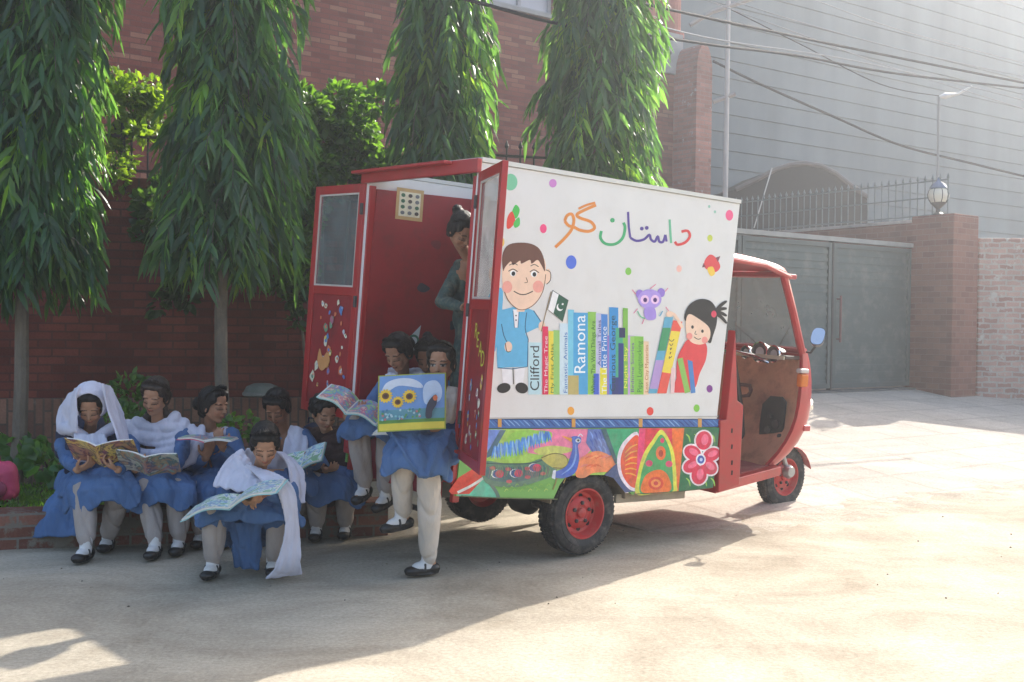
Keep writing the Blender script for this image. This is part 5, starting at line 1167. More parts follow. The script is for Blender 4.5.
def head_parts(m_, C, Fm, s):
    def P(x, y, z): return C + Fm @ V3((x * s, y * s, z * s))
    def E(c, r): ellipsoid(m_, P(*c), tuple(q * s for q in r), Fm, 16, 11)
    E((0, -.012, .032), (.073, .088, .076)); E((0, .022, -.026), (.055, .064, .074)); E((0, .048, -.090), (.021, .024, .020))
    E((0, .015, -.07), (.040, .055, .034))
    for q in (-1, 1):
        E((q * .031, .055, -.034), (.022, .021, .025)); E((q * .029, .067, .016), (.022, .010, .008)); E((q * .030, .065, -.010), (.016, .014, .012))
        E((q * .0715, -.006, -.018), (.009, .018, .027)); E((q * .009, .085, -.037), (.0065, .008, .006))
        cap(m_, P(q * .046, .0, -.052), P(q * .016, .046, -.090), .018 * s, .015 * s)
    cap(m_, P(0, .079, -.002), P(0, .0935, -.034), .0065 * s, .0095 * s)
    E((0, .078, -.0590), (.016, .010, .005)); E((0, .077, -.0665), (.0145, .010, .006))
def hand_parts(m_, H, d, pn, sgn, curl, s):
    """H wrist, d forearm->finger dir, pn palm normal, sgn thumb side"""
    d = V3(d).normalized(); pn = V3(pn); pn = (pn - d * pn.dot(d)).normalized(); sd_ = d.cross(pn) * sgn
    Fm = Matrix((sd_, d, pn)).transposed()
    ellipsoid(m_, H + d * .042 * s, (.036 * s, .050 * s, .0145 * s), Fm)
    for i, L_ in enumerate((.062, .072, .068, .052)):
        b_ = H + d * .078 * s + sd_ * (.027 - i * .018) * s; dd = (d + sd_ * (.10 - .07 * i)).normalized(); q = b_; a = 0
        for k, fr in enumerate((.45, .32, .25)):
            a += curl * (.5, .8, .7)[k]; dv = dd * math.cos(a) + pn * math.sin(a); q2 = q + dv * L_ * fr * s
            cap(m_, q, q2, (.0088 - .0009 * k) * s, (.0080 - .0009 * k) * s, 10); q = q2
    b_ = H + d * .022 * s + sd_ * .030 * s; q = b_ + (sd_ * .7 + d * .6 + pn * .25).normalized() * .036 * s
    cap(m_, b_, q, .0125 * s, .010 * s); cap(m_, q, q + (d * .9 + sd_ * .15 + pn * (.3 + curl * .4)).normalized() * .034 * s, .0100 * s, .0078 * s)
def ik(a, b_, l1, l2, pole):
    a = V3(a); b_ = V3(b_); d = b_ - a; D = min(d.length, (l1 + l2) * .995); d.normalize()
    x = (l1 * l1 - l2 * l2 + D * D) / (2 * D); h = math.sqrt(max(l1 * l1 - x * x, 1e-5)); pole = V3(pole); p = (pole - d * pole.dot(d)).normalized()
    return a + d * x + p * h, a + d * D
def ribbon(m_, A, B, n=14, folds=5, amp=.012, th=.012, k=6, seed=0):
    th = min(th, .0155)
    """draped sheet between two rails"""
    def cr(pts, t):
        pts = [V3(p) for p in pts]; f = t * (len(pts) - 1); i = min(int(f), len(pts) - 2); u = f - i
        a, b_, c_, d = pts[max(i - 1, 0)], pts[i], pts[i + 1], pts[min(i + 2, len(pts) - 1)]
        return .5 * ((2 * b_) + (c_ - a) * u + (2 * a - 5 * b_ + 4 * c_ - d) * u * u + (3 * b_ - a - 3 * c_ + d) * u ** 3)
    nr = (max(len(A), len(B)) - 1) * k + 1; P = []
    for i in range(nr):
        t = i / (nr - 1); a = cr(A, t); b_ = cr(B, t); row = []
        for j in range(n):
            u = j / (n - 1); row.append(a.lerp(b_, u))
        P.append(row)
    N_ = (P[0][-1] - P[0][0]).cross(P[-1][0] - P[0][0]).normalized()
    for i in range(nr):
        for j in range(n):
            w_ = noise.noise(V3((i / nr * 2.2 + seed, seed * 3.1, j / n * 2))) * 1.2
            P[i][j] = P[i][j] + N_ * amp * math.sin(j / (n - 1) * math.pi * folds + w_ * 2) 
    m_.slab([[tuple(q) for q in r_] for r_ in P], th)
def person(label, S, hair='bun', skin='a', kam=BLUE, shal=KHAKI, group=None, eyes='down', strands=True, hs=HS, skirt=True, shoes=True, curly=False, hairm=HAIR, sleeve=1.0, hem=.14, seed=0, hang=None):
    g = lambda k: V3(S[k])
    pel, neck, head = g('pelvis'), g('neck'), g('head'); SL, SR = g('shL'), g('shR')
    Fm = frame(S['face'], S.get('up', (0, 0, 1))); sc_ = hs / 1.17
    root_loc = V3((pel.x, pel.y, 0))
    def loc(p): return V3(p) - root_loc
    for k in list(S):
        if k not in ('face', 'up', 'toeL', 'toeR', 'pnL', 'pnR', 'curl', 'poleL', 'poleR', 'fdL', 'fdR'): S[k] = loc(S[k])
    pel, neck, head, SL, SR = S['pelvis'], S['neck'], S['head'], S['shL'], S['shR']
    b = MB(); head_parts(b, head, Fm, hs)
    fwd = (S['kneeL'] + S['kneeR']) / 2 - pel; fwd.z = 0; fwd.normalize(); side = (SR - SL).normalized()
    chest = pel.lerp(neck, .62)
    chain(b, [neck + V3((0, 0, -.03)), head + Fm @ V3((0, -.02 * hs, -.07 * hs))], [.043, .040])
    for q in (-1, 1):
        o_ = side * q * .055; chain(b, [pel + o_, chest + o_ * 1.1, neck + o_ * .8 + V3((0, 0, -.09))], [.095, .088, .07])
    chain(b, [SL, neck + V3((0, 0, -.045)), SR], [.045, .05, .045])
    elb = {}
    for s_, sh, ks, kh, tsg in (('L', SL, 'handL', 'poleL', 1), ('R', SR, 'handR', 'poleR', -1)):
        pole = S.get(kh, side * (-1 if s_ == 'L' else 1) * .7 + V3((0, 0, -1)) - fwd * .2)
        e, w_ = ik(sh, S[ks], .285 * sc_, .255 * sc_, pole); elb[s_] = (sh, e, w_)
        chain(b, [sh, e, w_], [.045, .036, .024])
        hd = S.get('fd' + s_, (w_ - e))
        hand_parts(b, w_, hd, S.get('pn' + s_, V3((0, 0, 1)) - fwd * .4), tsg, S.get('curl', .55), 1.08 * sc_)
    for s_ in 'LR':
        hip = pel + side * (.085 if s_ == 'R' else -.085); kn, an = S['knee' + s_], S['ank' + s_]
        chain(b, [hip, kn, an], [.085, .058, .036])
        td = V3(S.get('toe' + s_, fwd)).normalized(); chain(b, [an + V3((0, 0, -.02)) - td * .02, an + td * .12 * sc_ + V3((0, 0, -.045))], [.030, .016])
    me = blobmesh(b, 'body', .0056, 2)
    # skin colours by face features; shade painted on eye sockets, nostrils and lip line
    n = len(me.vertices); co = np.empty(n * 3); me.vertices.foreach_get('co', co); co = co.reshape(-1, 3)
    Lc = (co - np.array(head)) @ np.array(Fm) / hs
    x, y, z = Lc[:, 0], Lc[:, 1], Lc[:, 2]; ax = np.abs(x)
    base = np.array(SKINC[skin]); C_ = np.tile(base, (n, 1)); fr = y > .045; near = (np.abs(z) < .13) & (ax < .1)
    def setc(msk, col): C_[msk & near] = col
    setc(fr & (np.hypot(ax - .036, (z + .04) * 1.0) < .018), base * np.array([1.1, .98, .95]))
    setc((y > .06) & (ax < .0165) & (z > -.0715) & (z < -.0545), base * np.array([.95, .6, .62]))
    setc((y > .06) & (ax < .019) & (np.abs(z + .0625) < .0022), base * .3)
    ez = -.010
    if eyes == 'open':
        inn = fr & (((ax - .029) / .0155) ** 2 + ((z - ez) / .0072) ** 2 < 1)
        setc(inn, (.36, .33, .31)); setc(fr & (np.hypot(ax - .029, z - ez) < .0062), (.012, .008, .006))
        setc(fr & (np.abs(ax - .029) < .018) & (np.abs(z - ez - .0075 + ((ax - .029) * 7) ** 2 * .03) < .0028), (.015, .01, .008))
    else:
        setc(fr & (((ax - .029) / .018) ** 2 + ((z - ez) / .010) ** 2 < 1), base * .62)
        setc(fr & (np.abs(ax - .029) < .018) & (np.abs(z + .0175) < .0030), base * .12)
    setc(fr & (np.abs(ax - .030) < .020) & (np.abs(z - .0165 + np.abs(ax - .030) * .18) < .0032), base * .18)
    setc((y > .085) & (np.abs(ax - .008) < .0045) & (z < -.036) & (z > -.046), base * .35)
    at = me.color_attributes.new('col', 'FLOAT_COLOR', 'POINT'); at.data.foreach_set('color', np.concatenate([C_, np.ones((n, 1))], 1).ravel())
    body = link('person', me, SKIN); body.location = root_loc; tag(body, label, 'person', group)
    # hair ------------------------------------------------
    def P(x, y, z): return head + Fm @ V3((x * hs, y * hs, z * hs))
    h = MB(); E = lambda c_, r_: ellipsoid(h, P(*c_), tuple(q * hs for q in r_), Fm, 18, 12)
    E((0, -.026, .040), (.079, .086, .080)); E((0, -.045, -.01), (.074, .066, .075)); E((0, .020, .078), (.060, .050, .034))
    for q in (-1, 1): E((q * .056, .018, .045), (.022, .045, .036)); E((q * .070, .0, .010), (.012, .028, .035))
    if not curly:
        for q in (-1, 1): E((q * .066, -.022, -.016), (.017, .040, .046)); E((q * .034, .034, .078), (.038, .034, .020))
    E((0, -.070, -.055), (.05, .035, .04))
    if hair == 'bun': E((0, -.125, -.01), (.042, .036, .045)); E((0, -.10, .0), (.03, .04, .03))
    if hair == 'topbun': E((.02, -.10, .085), (.034, .034, .034)); E((.01, -.08, .07), (.02, .03, .02))
    if hair in ('braid', 'loose'):
        pts = [P(0, -.10, -.03), neck - fwd * .08 + V3((0, 0, -.02)), neck - fwd * .12 + V3((0, 0, -.25))]; chain(h, pts, [.045, .04, .028])
    if hair == 'sidebraid':
        pts = [P(-.03, -.09, -.03), neck + side * -.09 - fwd * .02 + V3((0, 0, .02)), neck + side * -.115 + fwd * .06 + V3((0, 0, -.12)), neck + side * -.12 + fwd * .08 + V3((0, 0, -.27))]; chain(h, pts, [.045, .036, .034, .022])
        pts = [P(.03, -.09, -.03), neck + side * .075 - fwd * .02 + V3((0, 0, .02))]; chain(h, pts, [.04, .03])
    if curly:
        rgc = random.Random(5)
        for k in range(46):
            a = rgc.uniform(0, 6.28); e = rgc.uniform(-.3, 1.4); q = V3((math.cos(a) * math.cos(e) * .088, -.02 + math.sin(a) * math.cos(e) * .09, .03 + math.sin(e) * .078))
            if q.y > .045 and q.z < .075: continue
            E(tuple(q), (.022, .022, .022))
    hm = blobmesh(h, 'hair', .0075, 3, .0035 if not curly else .006, (1, 1, .5), 60, seed)
    hob = link('hair', hm, hairm, body)
    rgh = random.Random(seed * 7 + 1); sm_ = MB()
    for k in range((150 if not curly else 110) if strands else 0):
        a = rgh.uniform(-1.25, 1.25); jit = rgh.uniform(.0, .006); fl = rgh.uniform(0, 1) ** 5 * .02; pts = []
        for i in range(7):
            u = i / 6; e = .62 - u * 2.3
            x_ = math.sin(a) * (.083 - .02 * max(0, u - .5)) + (rgh.uniform(-.02, .02) if curly else 0); y_ = -.026 + math.cos(a) * math.sin(e + .9) * .093; z_ = .040 + math.cos(a) * math.cos(e + .9 - 1.2) * .086 - abs(math.sin(a)) * .05 * u
            pts.append(P(x_ * (1 + jit * 4), y_ + (fl * u if i > 3 else 0), z_ + jit + fl * math.sin(u * 3) + (rgh.uniform(-.012, .012) if curly else 0)))
        sm_.tube(pts, [.0012] + [.0019] * 5 + [.0008], 4, cap=False)
    if strands: sm_.build('loose_strands', hairm, hob, sm=False)
    # shalwar ---------------------------------------------
    t = MB()
    for s_ in 'LR':
        hip = pel + side * (.09 if s_ == 'R' else -.09); kn, an = S['knee' + s_], S['ank' + s_]; mid = kn.lerp(an, .5); up_ = (kn - an).normalized()
        chain(t, [hip, kn, mid, an + up_ * .055], [.090 * sc_, .074 * sc_, .074 * sc_, .060 * sc_]); cap(t, an + up_ * .06, an + up_ * .022, .064 * sc_, .048 * sc_)
    link('shalwar', blobmesh(t, 'shalwar', .009, 3, .014, (1, 1, .3), 12, seed + 3), shal, body)
    # kameez ------------------------------------------------
    t = MB(); 
    for q in (-1, 1):
        o_ = side * q * .062; chain(t, [pel + o_ * 1.35, pel.lerp(chest, .5) + o_ * 1.1, chest + o_ * 1.15, neck + o_ * .95 + V3((0, 0, -.075))], [.112 * sc_, .092 * sc_, .094 * sc_, .068 * sc_])
        chain(t, [pel - fwd * .02 + o_, chest + o_], [.11 * sc_, .1 * sc_])
    chain(t, [SL, neck + V3((0, 0, -.055)), SR], [.053 * sc_, .052 * sc_, .053 * sc_])
    for s_ in 'LR':
        sh, e, w_ = elb[s_]; wr = e.lerp(w_, min(1, .80 * sleeve)) 
        chain(t, [sh, e, wr], [.058 * sc_, .051 * sc_, .040 * sc_])
    if skirt:
        kL, kR = S['kneeL'], S['kneeR']; up = V3((0, 0, 1)); lm = (pel + up * .05)
        if (kL - kR).dot(side) > 0: kL, kR = kR, kL
        P_ = []; nsg = 22
        for i in range(14):
            v = i / 13
            if v < .72:
                u = v / .72; cL = (pel - side * .10).lerp(kL, u); cR = (pel + side * .10).lerp(kR, u); rr = .150 - .030 * u; down = .55
            else:
                u = (v - .72) / .28; cL = kL + V3((0, 0, -hem * u)) + fwd * .012; cR = kR + V3((0, 0, -hem * u)) + fwd * .012; rr = .118; down = .55
            ax_ = fwd if v > .80 else (fwd * max(0, (v - .45) / .4) + up * max(.15, 1 - max(0, (v - .45) / .4))).normalized()
            row = []
            for j in range(nsg):
                a = math.pi * (j / (nsg - 1) - .5) * 1.15; ca, sa = math.cos(a), math.sin(a)
                c_ = cL.lerp(cR, .5 + .5 * max(-1, min(1, 1.25 * math.sin(a * .87))))
                q = c_ + side * rr * sa + ax_ * (rr * max(ca, -.2)) - (up * .04 * abs(sa) if v > .2 else V3())
                fold = math.sin(j * 1.15 + seed) * .010 * (0.3 + v) + .012 * noise.noise(V3((j * .4, v * 3, seed)))
                row.append(tuple(q + (side * sa + ax_ * ca) * fold - up * (.03 * math.sin(j * .9 + seed) if i == 13 else 0)))
            P_.append(row)
        t.slab(P_, .022)
    for s_ in 'LR':
        if skirt: cap(t, pel + side * (.09 if s_ == 'R' else -.09), (pel + side * (.09 if s_ == 'R' else -.09)).lerp(S['knee' + s_], .93), .130 * sc_, .110 * sc_)
    if hang:
        for A, B in hang: ribbon(t, [loc(q) for q in A], [loc(q) for q in B], 12, 4, .012, .02, 5, seed)
    link('kameez', blobmesh(t, 'kameez', .0085, 2, .012, (1, 1, .5), 15, seed + 7), kam, body)
    if shoes:
        for s_ in 'LR':
            an = S['ank' + s_]; td = V3(S.get('toe' + s_, fwd)).normalized(); dn = (V3((0, 0, -1)) - td * V3((0, 0, -1)).dot(td)).normalized(); sdv = td.cross(dn)
            t = MB(); o0 = an + dn * .045
            Fm2 = Matrix((sdv, td, -dn)).transposed()
            ellipsoid(t, o0 - td * .03, (.042, .048, .036), Fm2); ellipsoid(t, o0 + td * .05 + dn * .006, (.044, .09, .028), Fm2); ellipsoid(t, o0 + td * .105 + dn * .008, (.046, .052, .029), Fm2)
            ellipsoid(t, o0 + td * .04 + dn * .030, (.045, .115, .010), Fm2)
            sho = link('shoe', blobmesh(t, 'shoe', .007, 2), BLKSH, body)
            st = MB(); st.tube([o0 + td * .035 + sdv * .043 + dn * .01, o0 + td * .032 + sdv * .034 - dn * .030, o0 + td * .03 - dn * .043, o0 + td * .032 - sdv * .034 - dn * .030, o0 + td * .035 - sdv * .043 + dn * .01], .008, 6); st.build('strap', BLKSH, sho, sm=True)
            t = MB(); chain(t, [an + dn * -.05, an + dn * .02 + td * .01], [.040, .040]); ellipsoid(t, o0 + td * .035 - dn * .012, (.041, .078, .034), Fm2)
            link('sock', blobmesh(t, 'sock', .008, 2), SOCK, body)
    S['_side'] = side; S['_fwd'] = fwd; S['_P'] = P; S['_root'] = root_loc; S['_loc'] = loc; S['_elb'] = elb; S['_Fm'] = Fm; S['_chest'] = chest
    return body
def sole(u, v, z=0): q = onz(u, v, z); return V3((q.x, q.y + .02, z + .095))
def dup_(body, m_, name='dupatta', mt=LILAC, folds=.010, seed=0, vox=.0068, fdir=(1, 1, .6)):
    return link(name, blobmesh(m_, name, vox, 3, folds * .6, fdir, 18, seed), mt, body)
def cowl_drape(m_, S, rows=5, drop=.03, r_=.030, width=1.0, lift=.0, back=True):
    """swags of cloth round the neck and over the shoulders"""
    n_, sd_, fw_ = S['neck'], S['_side'], S['_fwd']
    for i in range(rows):
        w_ = (.085 + .022 * i) * width; pts = []
        for j in range(9):
            a = (j / 8 - .5) * math.pi * 1.05
            pts.append(n_ + sd_ * w_ * 1.25 * math.sin(a) + fw_ * (.055 + .014 * i) * (math.cos(a) ** .8 if math.cos(a) > 0 else 0) * 1.35 + V3((0, 0, .02 + lift - (.020 + drop * i * 1.25) * (max(0, math.cos(a)) ** .9) - .012 * i + .035 * math.sin(a + i * 1.9 + n_.x * 3) * math.sin(i * 1.3 + 1) + .016 * noise.noise(V3((a * 1.5, i * .9, n_.x)))))) 
        chain(m_, pts, [r_ * (.95 + .38 * math.sin(j * 1.1 + i * 2.3)) for j in range(9)])
    if back:
        pts = [n_ + sd_ * .11 * math.sin(a) - fw_ * .075 * math.cos(a) + V3((0, 0, .015)) for a in [(j / 6 - .5) * math.pi for j in range(7)]]; chain(m_, pts, [.04] * 7)
GR = 'schoolgirls reading on the kerb'
people = {}
def spec(**k): return k
# --- 1 hooded girl, far left
S1 = spec(pelvis=W(90, 484, 7.66), neck=W(88, 436, 7.52), head=W(91, 406, 7.36), face=(.16, -.86, -.46), shL=W(63, 444, 7.52), shR=W(117, 442, 7.5), handL=W(80, 474, 7.04), handR=W(118, 470, 7.04), fdL=(.75, -.15, .35), fdR=(-.75, -.1, .4),
          kneeL=W(84, 488, 7.14), kneeR=W(121, 484, 7.16), ankL=sole(85, 562), ankR=sole(107, 552), toeL=(-.1, -1, 0), toeR=(.05, -1, 0), pnL=(.7, 0, .7), pnR=(-.7, 0, .7), curl=.9)
p1 = person('girl in blue with a long white scarf hooding her head, reading at far left', S1, hair='bun', strands=False, skin='b', group=GR, seed=1, hem=.10,
   hang=[([W(62, 486, 7.5), W(45, 505, 7.45), W(32, 538, 7.40)], [W(92, 492, 7.3), W(86, 520, 7.3), W(78, 536, 7.28)])])
m_ = MB(); P = S1['_P']; Fm = S1['_Fm']
rows_ = []
for i in range(13):                       # hood shell: from rim round the face to the back
    th = R(52 + 118 * i / 12); row = []
    for j in range(25):
        a = R(-142 + 284 * j / 24); rx, rz = .102, .112
        row.append(tuple(P(math.sin(a) * math.sin(th) * rx, -.018 + math.cos(th) * .112, .028 + math.cos(a) * math.sin(th) * rz)))
    rows_.append(row)
m_.slab(rows_, .016)
n_ = S1['neck']; sd_ = S1['_side']; fw_ = S1['_fwd']; L1 = S1['_loc']
ribbon(m_, [L1(W(103, 383, 7.22)), L1(W(109, 410, 7.20)), L1(W(117, 440, 7.16)), L1(W(124, 472, 7.12))], [L1(W(112, 388, 7.46)), L1(W(122, 412, 7.46)), L1(W(129, 442, 7.38)), L1(W(131, 468, 7.28))], 12, 3, .008, .022)
ribbon(m_, [L1(W(80, 386, 7.24)), L1(W(76, 408, 7.22)), L1(W(78, 432, 7.24))], [L1(W(70, 394, 7.5)), L1(W(60, 408, 7.52)), L1(W(56, 432, 7.5))], 10, 3, .012, .022, seed=2)
chain(m_, [L1(W(74, 404, 7.46)), L1(W(65, 416, 7.46)), L1(W(64, 428, 7.42)), L1(W(74, 430, 7.3))], [.045, .055, .05, .035])
ribbon(m_, [L1(W(74, 434, 7.26)), L1(W(73, 450, 7.20)), L1(W(74, 462, 7.2))], [L1(W(106, 434, 7.26)), L1(W(108, 450, 7.20)), L1(W(106, 464, 7.2))], 14, 6, .010, .03, seed=5)
chain(m_, [L1(W(70, 428, 7.38)), L1(W(91, 442, 7.26)), L1(W(112, 428, 7.36))], [.04, .036, .04])
dup_(p1, m_, seed=1, folds=.008)
# --- 2
S2_ = spec(pelvis=W(160, 486, 7.78), neck=W(158, 424, 7.66), head=W(155, 396, 7.56), face=(-.10, -.90, -.34), up=(.12, 0, 1), shL=W(133, 434, 7.66), shR=W(184, 432, 7.64), handL=W(136, 480, 7.10), handR=W(172, 476, 7.12), fdL=(.55, -.3, .5), fdR=(-.6, -.2, .5),
          kneeL=W(146, 488, 7.26), kneeR=W(178, 487, 7.28), ankL=sole(154, 559), ankR=sole(178, 555), toeL=(.02, -1, 0), toeR=(.05, -1, 0), pnL=(.6, .3, .6), pnR=(-.6, .3, .6), curl=.9)
p2 = person('girl with side braid and white scarf wound round her shoulders, second from left', S2_, hair='sidebraid', skin='b', group=GR, seed=2, hem=.10, hairm=HAIRL)
m_ = MB(); cowl_drape(m_, S2_, 7, .030, .034, 1.15); dup_(p2, m_, seed=4, folds=.007)
# --- 3
S3 = spec(pelvis=W(214, 490, 7.95), neck=W(210, 428, 7.82), head=W(214, 405, 7.74), face=(.90, -.40, -.12), shL=W(192, 434, 7.84), shR=W(232, 434, 7.78), handL=W(206, 458, 7.5), handR=W(222, 447, 7.46),
          kneeL=W(200, 490, 7.42), kneeR=W(222, 490, 7.45), ankL=sole(200, 548), ankR=sole(224, 548), toeL=(0, -1, 0), toeR=(0, -1, 0), fdL=(.3, -.2, .9), fdR=(-.2, -.3, .9), curl=.8)
p3 = person('girl in blue turning her face right, hair in a low bun, behind the edge-on book', S3, hair='bun', skin='a', group=GR, seed=3, hem=.08)
m_ = MB(); n_ = S3['neck']; chain(m_, [n_ + S3['_side'] * x + S3['_fwd'] * y + V3((0, 0, z)) for x, y, z in [(-.12, 0, -.01), (-.09, .08, -.035), (0, .11, -.05), (.09, .08, -.035), (.12, 0, -.01)]], [.026] * 5)
ribbon(m_, [L1(W(0, 0, 1))] * 0 or [n_ + S3['_side'] * -.12 + V3((0, 0, 0)), n_ + S3['_side'] * -.15 - S3['_fwd'] * .1 + V3((0, 0, -.12))], [n_ + S3['_side'] * .12, n_ + S3['_side'] * .15 - S3['_fwd'] * .1 + V3((0, 0, -.12))], 10, 4, .008, .02); dup_(p3, m_, seed=6)
# --- 5
S5 = spec(pelvis=W(284, 486, 8.1), neck=W(284, 430, 7.92), head=W(277, 407, 7.78), face=(-.12, -.80, -.58), shL=W(262, 437, 7.92), shR=W(304, 436, 7.88), handL=W(286, 468, 7.56), handR=W(312, 462, 7.56),
          kneeL=W(272, 482, 7.58), kneeR=W(298, 478, 7.52), ankL=sole(272, 538), ankR=sole(303, 534), toeL=(0, -1, 0), toeR=(0, -1, 0), curl=.9)
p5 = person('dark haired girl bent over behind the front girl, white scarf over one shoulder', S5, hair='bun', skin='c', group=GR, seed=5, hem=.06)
L5_ = S5['_loc']; m_ = MB()
ribbon(m_, [L5_(W(290, 424, 7.86)), L5_(W(284, 444, 7.74)), L5_(W(282, 462, 7.7))], [L5_(W(306, 430, 7.86)), L5_(W(308, 450, 7.76)), L5_(W(300, 464, 7.72))], 10, 3, .01, .03); ribbon(m_, [L5_(W(268, 424, 7.86)), L5_(W(264, 452, 7.8))], [L5_(W(260, 430, 7.9)), L5_(W(258, 455, 7.84))], 8, 2, .008, .02); dup_(p5, m_, seed=3)
# --- 6
S6 = spec(pelvis=W(334, 488, 8.2), neck=W(330, 434, 8.02), head=W(325, 412, 7.88), face=(.46, -.78, -.42), shL=W(308, 442, 8.02), shR=W(352, 440, 7.98), handL=W(326, 470, 7.64), handR=W(346, 416, 7.74),
          kneeL=W(316, 482, 7.66), kneeR=W(346, 482, 7.7), ankL=sole(316, 541), ankR=sole(345, 539), toeL=(0, -1, 0), toeR=(0, -1, 0), fdR=(-.1, -.1, 1), pnR=(-.8, .2, 0), poleR=(.8, 0, -.9), curl=.8)
p6 = person('girl with curly black hair in a dark maroon shawl resting her hand on her cheek', S6, hair='none', curly=True, skin='b', group=GR, seed=6, hem=.12)
m_ = MB(); cowl_drape(m_, S6, 8, .040, .036, 1.22)
for s_ in 'LR': sh, e, w_ = S6['_elb'][s_]; chain(m_, [sh, e, e.lerp(w_, .75)], [.075, .068, .052])
chain(m_, [S6['_chest'] - S6['_side'] * .06, S6['pelvis'] + V3((0, 0, .08)) - S6['_side'] * .06], [.125, .13]); chain(m_, [S6['_chest'] + S6['_side'] * .06, S6['pelvis'] + V3((0, 0, .08)) + S6['_side'] * .06], [.125, .13]); dup_(p6, m_, 'shawl', MAROON, seed=8)
# --- 4 front girl
S4 = spec(pelvis=W(246, 528, 7.02), neck=W(258, 470, 6.82), head=W(265, 444, 6.64), face=(.20, -.78, -.56), shL=W(232, 478, 6.84), shR=W(288, 476, 6.80), handL=W(246, 502, 6.42), handR=W(268, 492, 6.42),
          kneeL=W(215, 512, 6.56), kneeR=W(282, 512, 6.60), ankL=sole(212, 579), ankR=sole(272, 576), toeL=(-.05, -1, 0), toeR=(.2, -1, 0), pnL=(.3, 0, 1), pnR=(-.3, 0, -1), curl=.9, fdL=(.6, -.5, .1), fdR=(-.7, -.5, -.35))
p4 = person('girl seated low in front wrapped in a white scarf that trails on the road', S4, hair='bun', skin='b', group=GR, seed=4, hem=.02, sleeve=1.1,
   hang=[([W(228, 522, 6.62), W(232, 545, 6.66), W(234, 568, 6.7)], [W(262, 520, 6.6), W(262, 545, 6.64), W(260, 570, 6.7)])])
L4 = S4['_loc']; m_ = MB()
ribbon(m_, [L4(W(242, 448, 6.86)), L4(W(222, 466, 6.74)), L4(W(213, 486, 6.64))], [L4(W(254, 468, 6.68)), L4(W(258, 482, 6.54)), L4(W(250, 494, 6.48))], 16, 7, .012, .022, seed=1)
ribbon(m_, [L4(W(246, 464, 6.66)), L4(W(262, 480, 6.5)), L4(W(280, 494, 6.44)), L4(W(286, 530, 6.44)), L4(W(276, 566, 6.42)), L4(W(264, 579, 6.44))], [L4(W(270, 472, 6.6)), L4(W(284, 478, 6.5)), L4(W(296, 492, 6.48)), L4(W(300, 530, 6.5)), L4(W(302, 560, 6.5)), L4(W(303, 574, 6.56))], 14, 6, .014, .022, seed=3)
ribbon(m_, [L4(W(276, 450, 6.82)), L4(W(288, 466, 6.72)), L4(W(292, 500, 6.66))], [L4(W(290, 458, 6.92)), L4(W(303, 474, 6.84)), L4(W(304, 504, 6.76))], 10, 4, .012, .022, seed=6)
ribbon(m_, [L4(W(246, 448, 6.9)), L4(W(238, 470, 6.98))], [L4(W(284, 452, 6.92)), L4(W(292, 474, 6.98))], 10, 4, .01, .03, seed=4)
chain(m_, [L4(W(238, 462, 6.76)), L4(W(250, 480, 6.6)), L4(W(270, 488, 6.54))], [.04, .032, .034])
dup_(p4, m_, seed=9, folds=.009)
# --- van girls
GV = 'girls sitting in the open back of the van'
S8 = spec(pelvis=W(434, 428, 8.0), neck=W(433, 378, 7.86), head=W(428, 356, 7.72), face=(-.2, -.85, -.45), shL=W(414, 388, 7.86), shR=W(452, 388, 7.84), handL=W(424, 415, 7.55), handR=W(444, 415, 7.55),
          kneeL=W(420, 432, 7.5), kneeR=W(446, 432, 7.5), ankL=W(418, 440, 7.2), ankR=W(446, 440, 7.25), toeL=(0, -1, .2), toeR=(0, -1, .2), curl=.7)
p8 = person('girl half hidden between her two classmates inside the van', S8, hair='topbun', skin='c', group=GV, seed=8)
S7 = spec(pelvis=W(402, 424, 7.86), neck=W(404, 376, 7.70), head=W(398, 352, 7.54), face=(-.42, -.75, -.5), shL=W(384, 386, 7.7), shR=W(424, 384, 7.66), handL=W(364, 410, 7.26), handR=W(386, 414, 7.26),
          kneeL=W(358, 424, 7.26), kneeR=W(388, 430, 7.24), ankL=W(364, 486, 7.34), ankR=W(386, 494, 7.34), toeL=(-.35, -.9, -.25), toeR=(-.5, -.8, -.25), curl=.9)
p7 = person('girl reading with bowed head on the left side of the van doorway', S7, hair='bun', skin='a', group=GV, seed=7, hem=.05)
L7 = S7['_loc']; m_ = MB(); ribbon(m_, [L7(W(384, 374, 7.6)), L7(W(393, 386, 7.45)), L7(W(402, 400, 7.38))], [L7(W(394, 372, 7.55)), L7(W(402, 382, 7.42)), L7(W(410, 398, 7.38))], 8, 3, .008, .02); ribbon(m_, [L7(W(414, 370, 7.62)), L7(W(408, 386, 7.45)), L7(W(404, 400, 7.38))], [L7(W(428, 374, 7.66)), L7(W(420, 388, 7.5)), L7(W(412, 402, 7.4))], 8, 3, .008, .02, seed=2)
ribbon(m_, [L7(W(388, 368, 7.8)), L7(W(384, 390, 7.86))], [L7(W(424, 368, 7.8)), L7(W(426, 390, 7.84))], 10, 3, .01, .02); dup_(p7, m_, seed=2)
S9 = spec(pelvis=W(440, 430, 7.06), neck=W(441, 386, 6.95), head=W(441, 362, 6.88), face=(-.16, -1, -.10), shL=W(420, 396, 6.94), shR=W(463, 396, 6.92), handL=W(386, 418, 6.62), handR=W(440, 434, 6.66),
          kneeL=W(404, 452, 6.62), kneeR=W(430, 458, 6.56), ankL=W(402, 516, 6.74), ankR=sole(428, 577), toeL=(-.85, -.5, -.12), toeR=(-.9, -.42, 0), fdR=(-.6, -.25, .75), fdL=(.5, -.1, .6), pnR=(-.1, -1, -.2), pnL=(.8, -.5, 0), poleR=(.7, .2, -1), curl=.7)
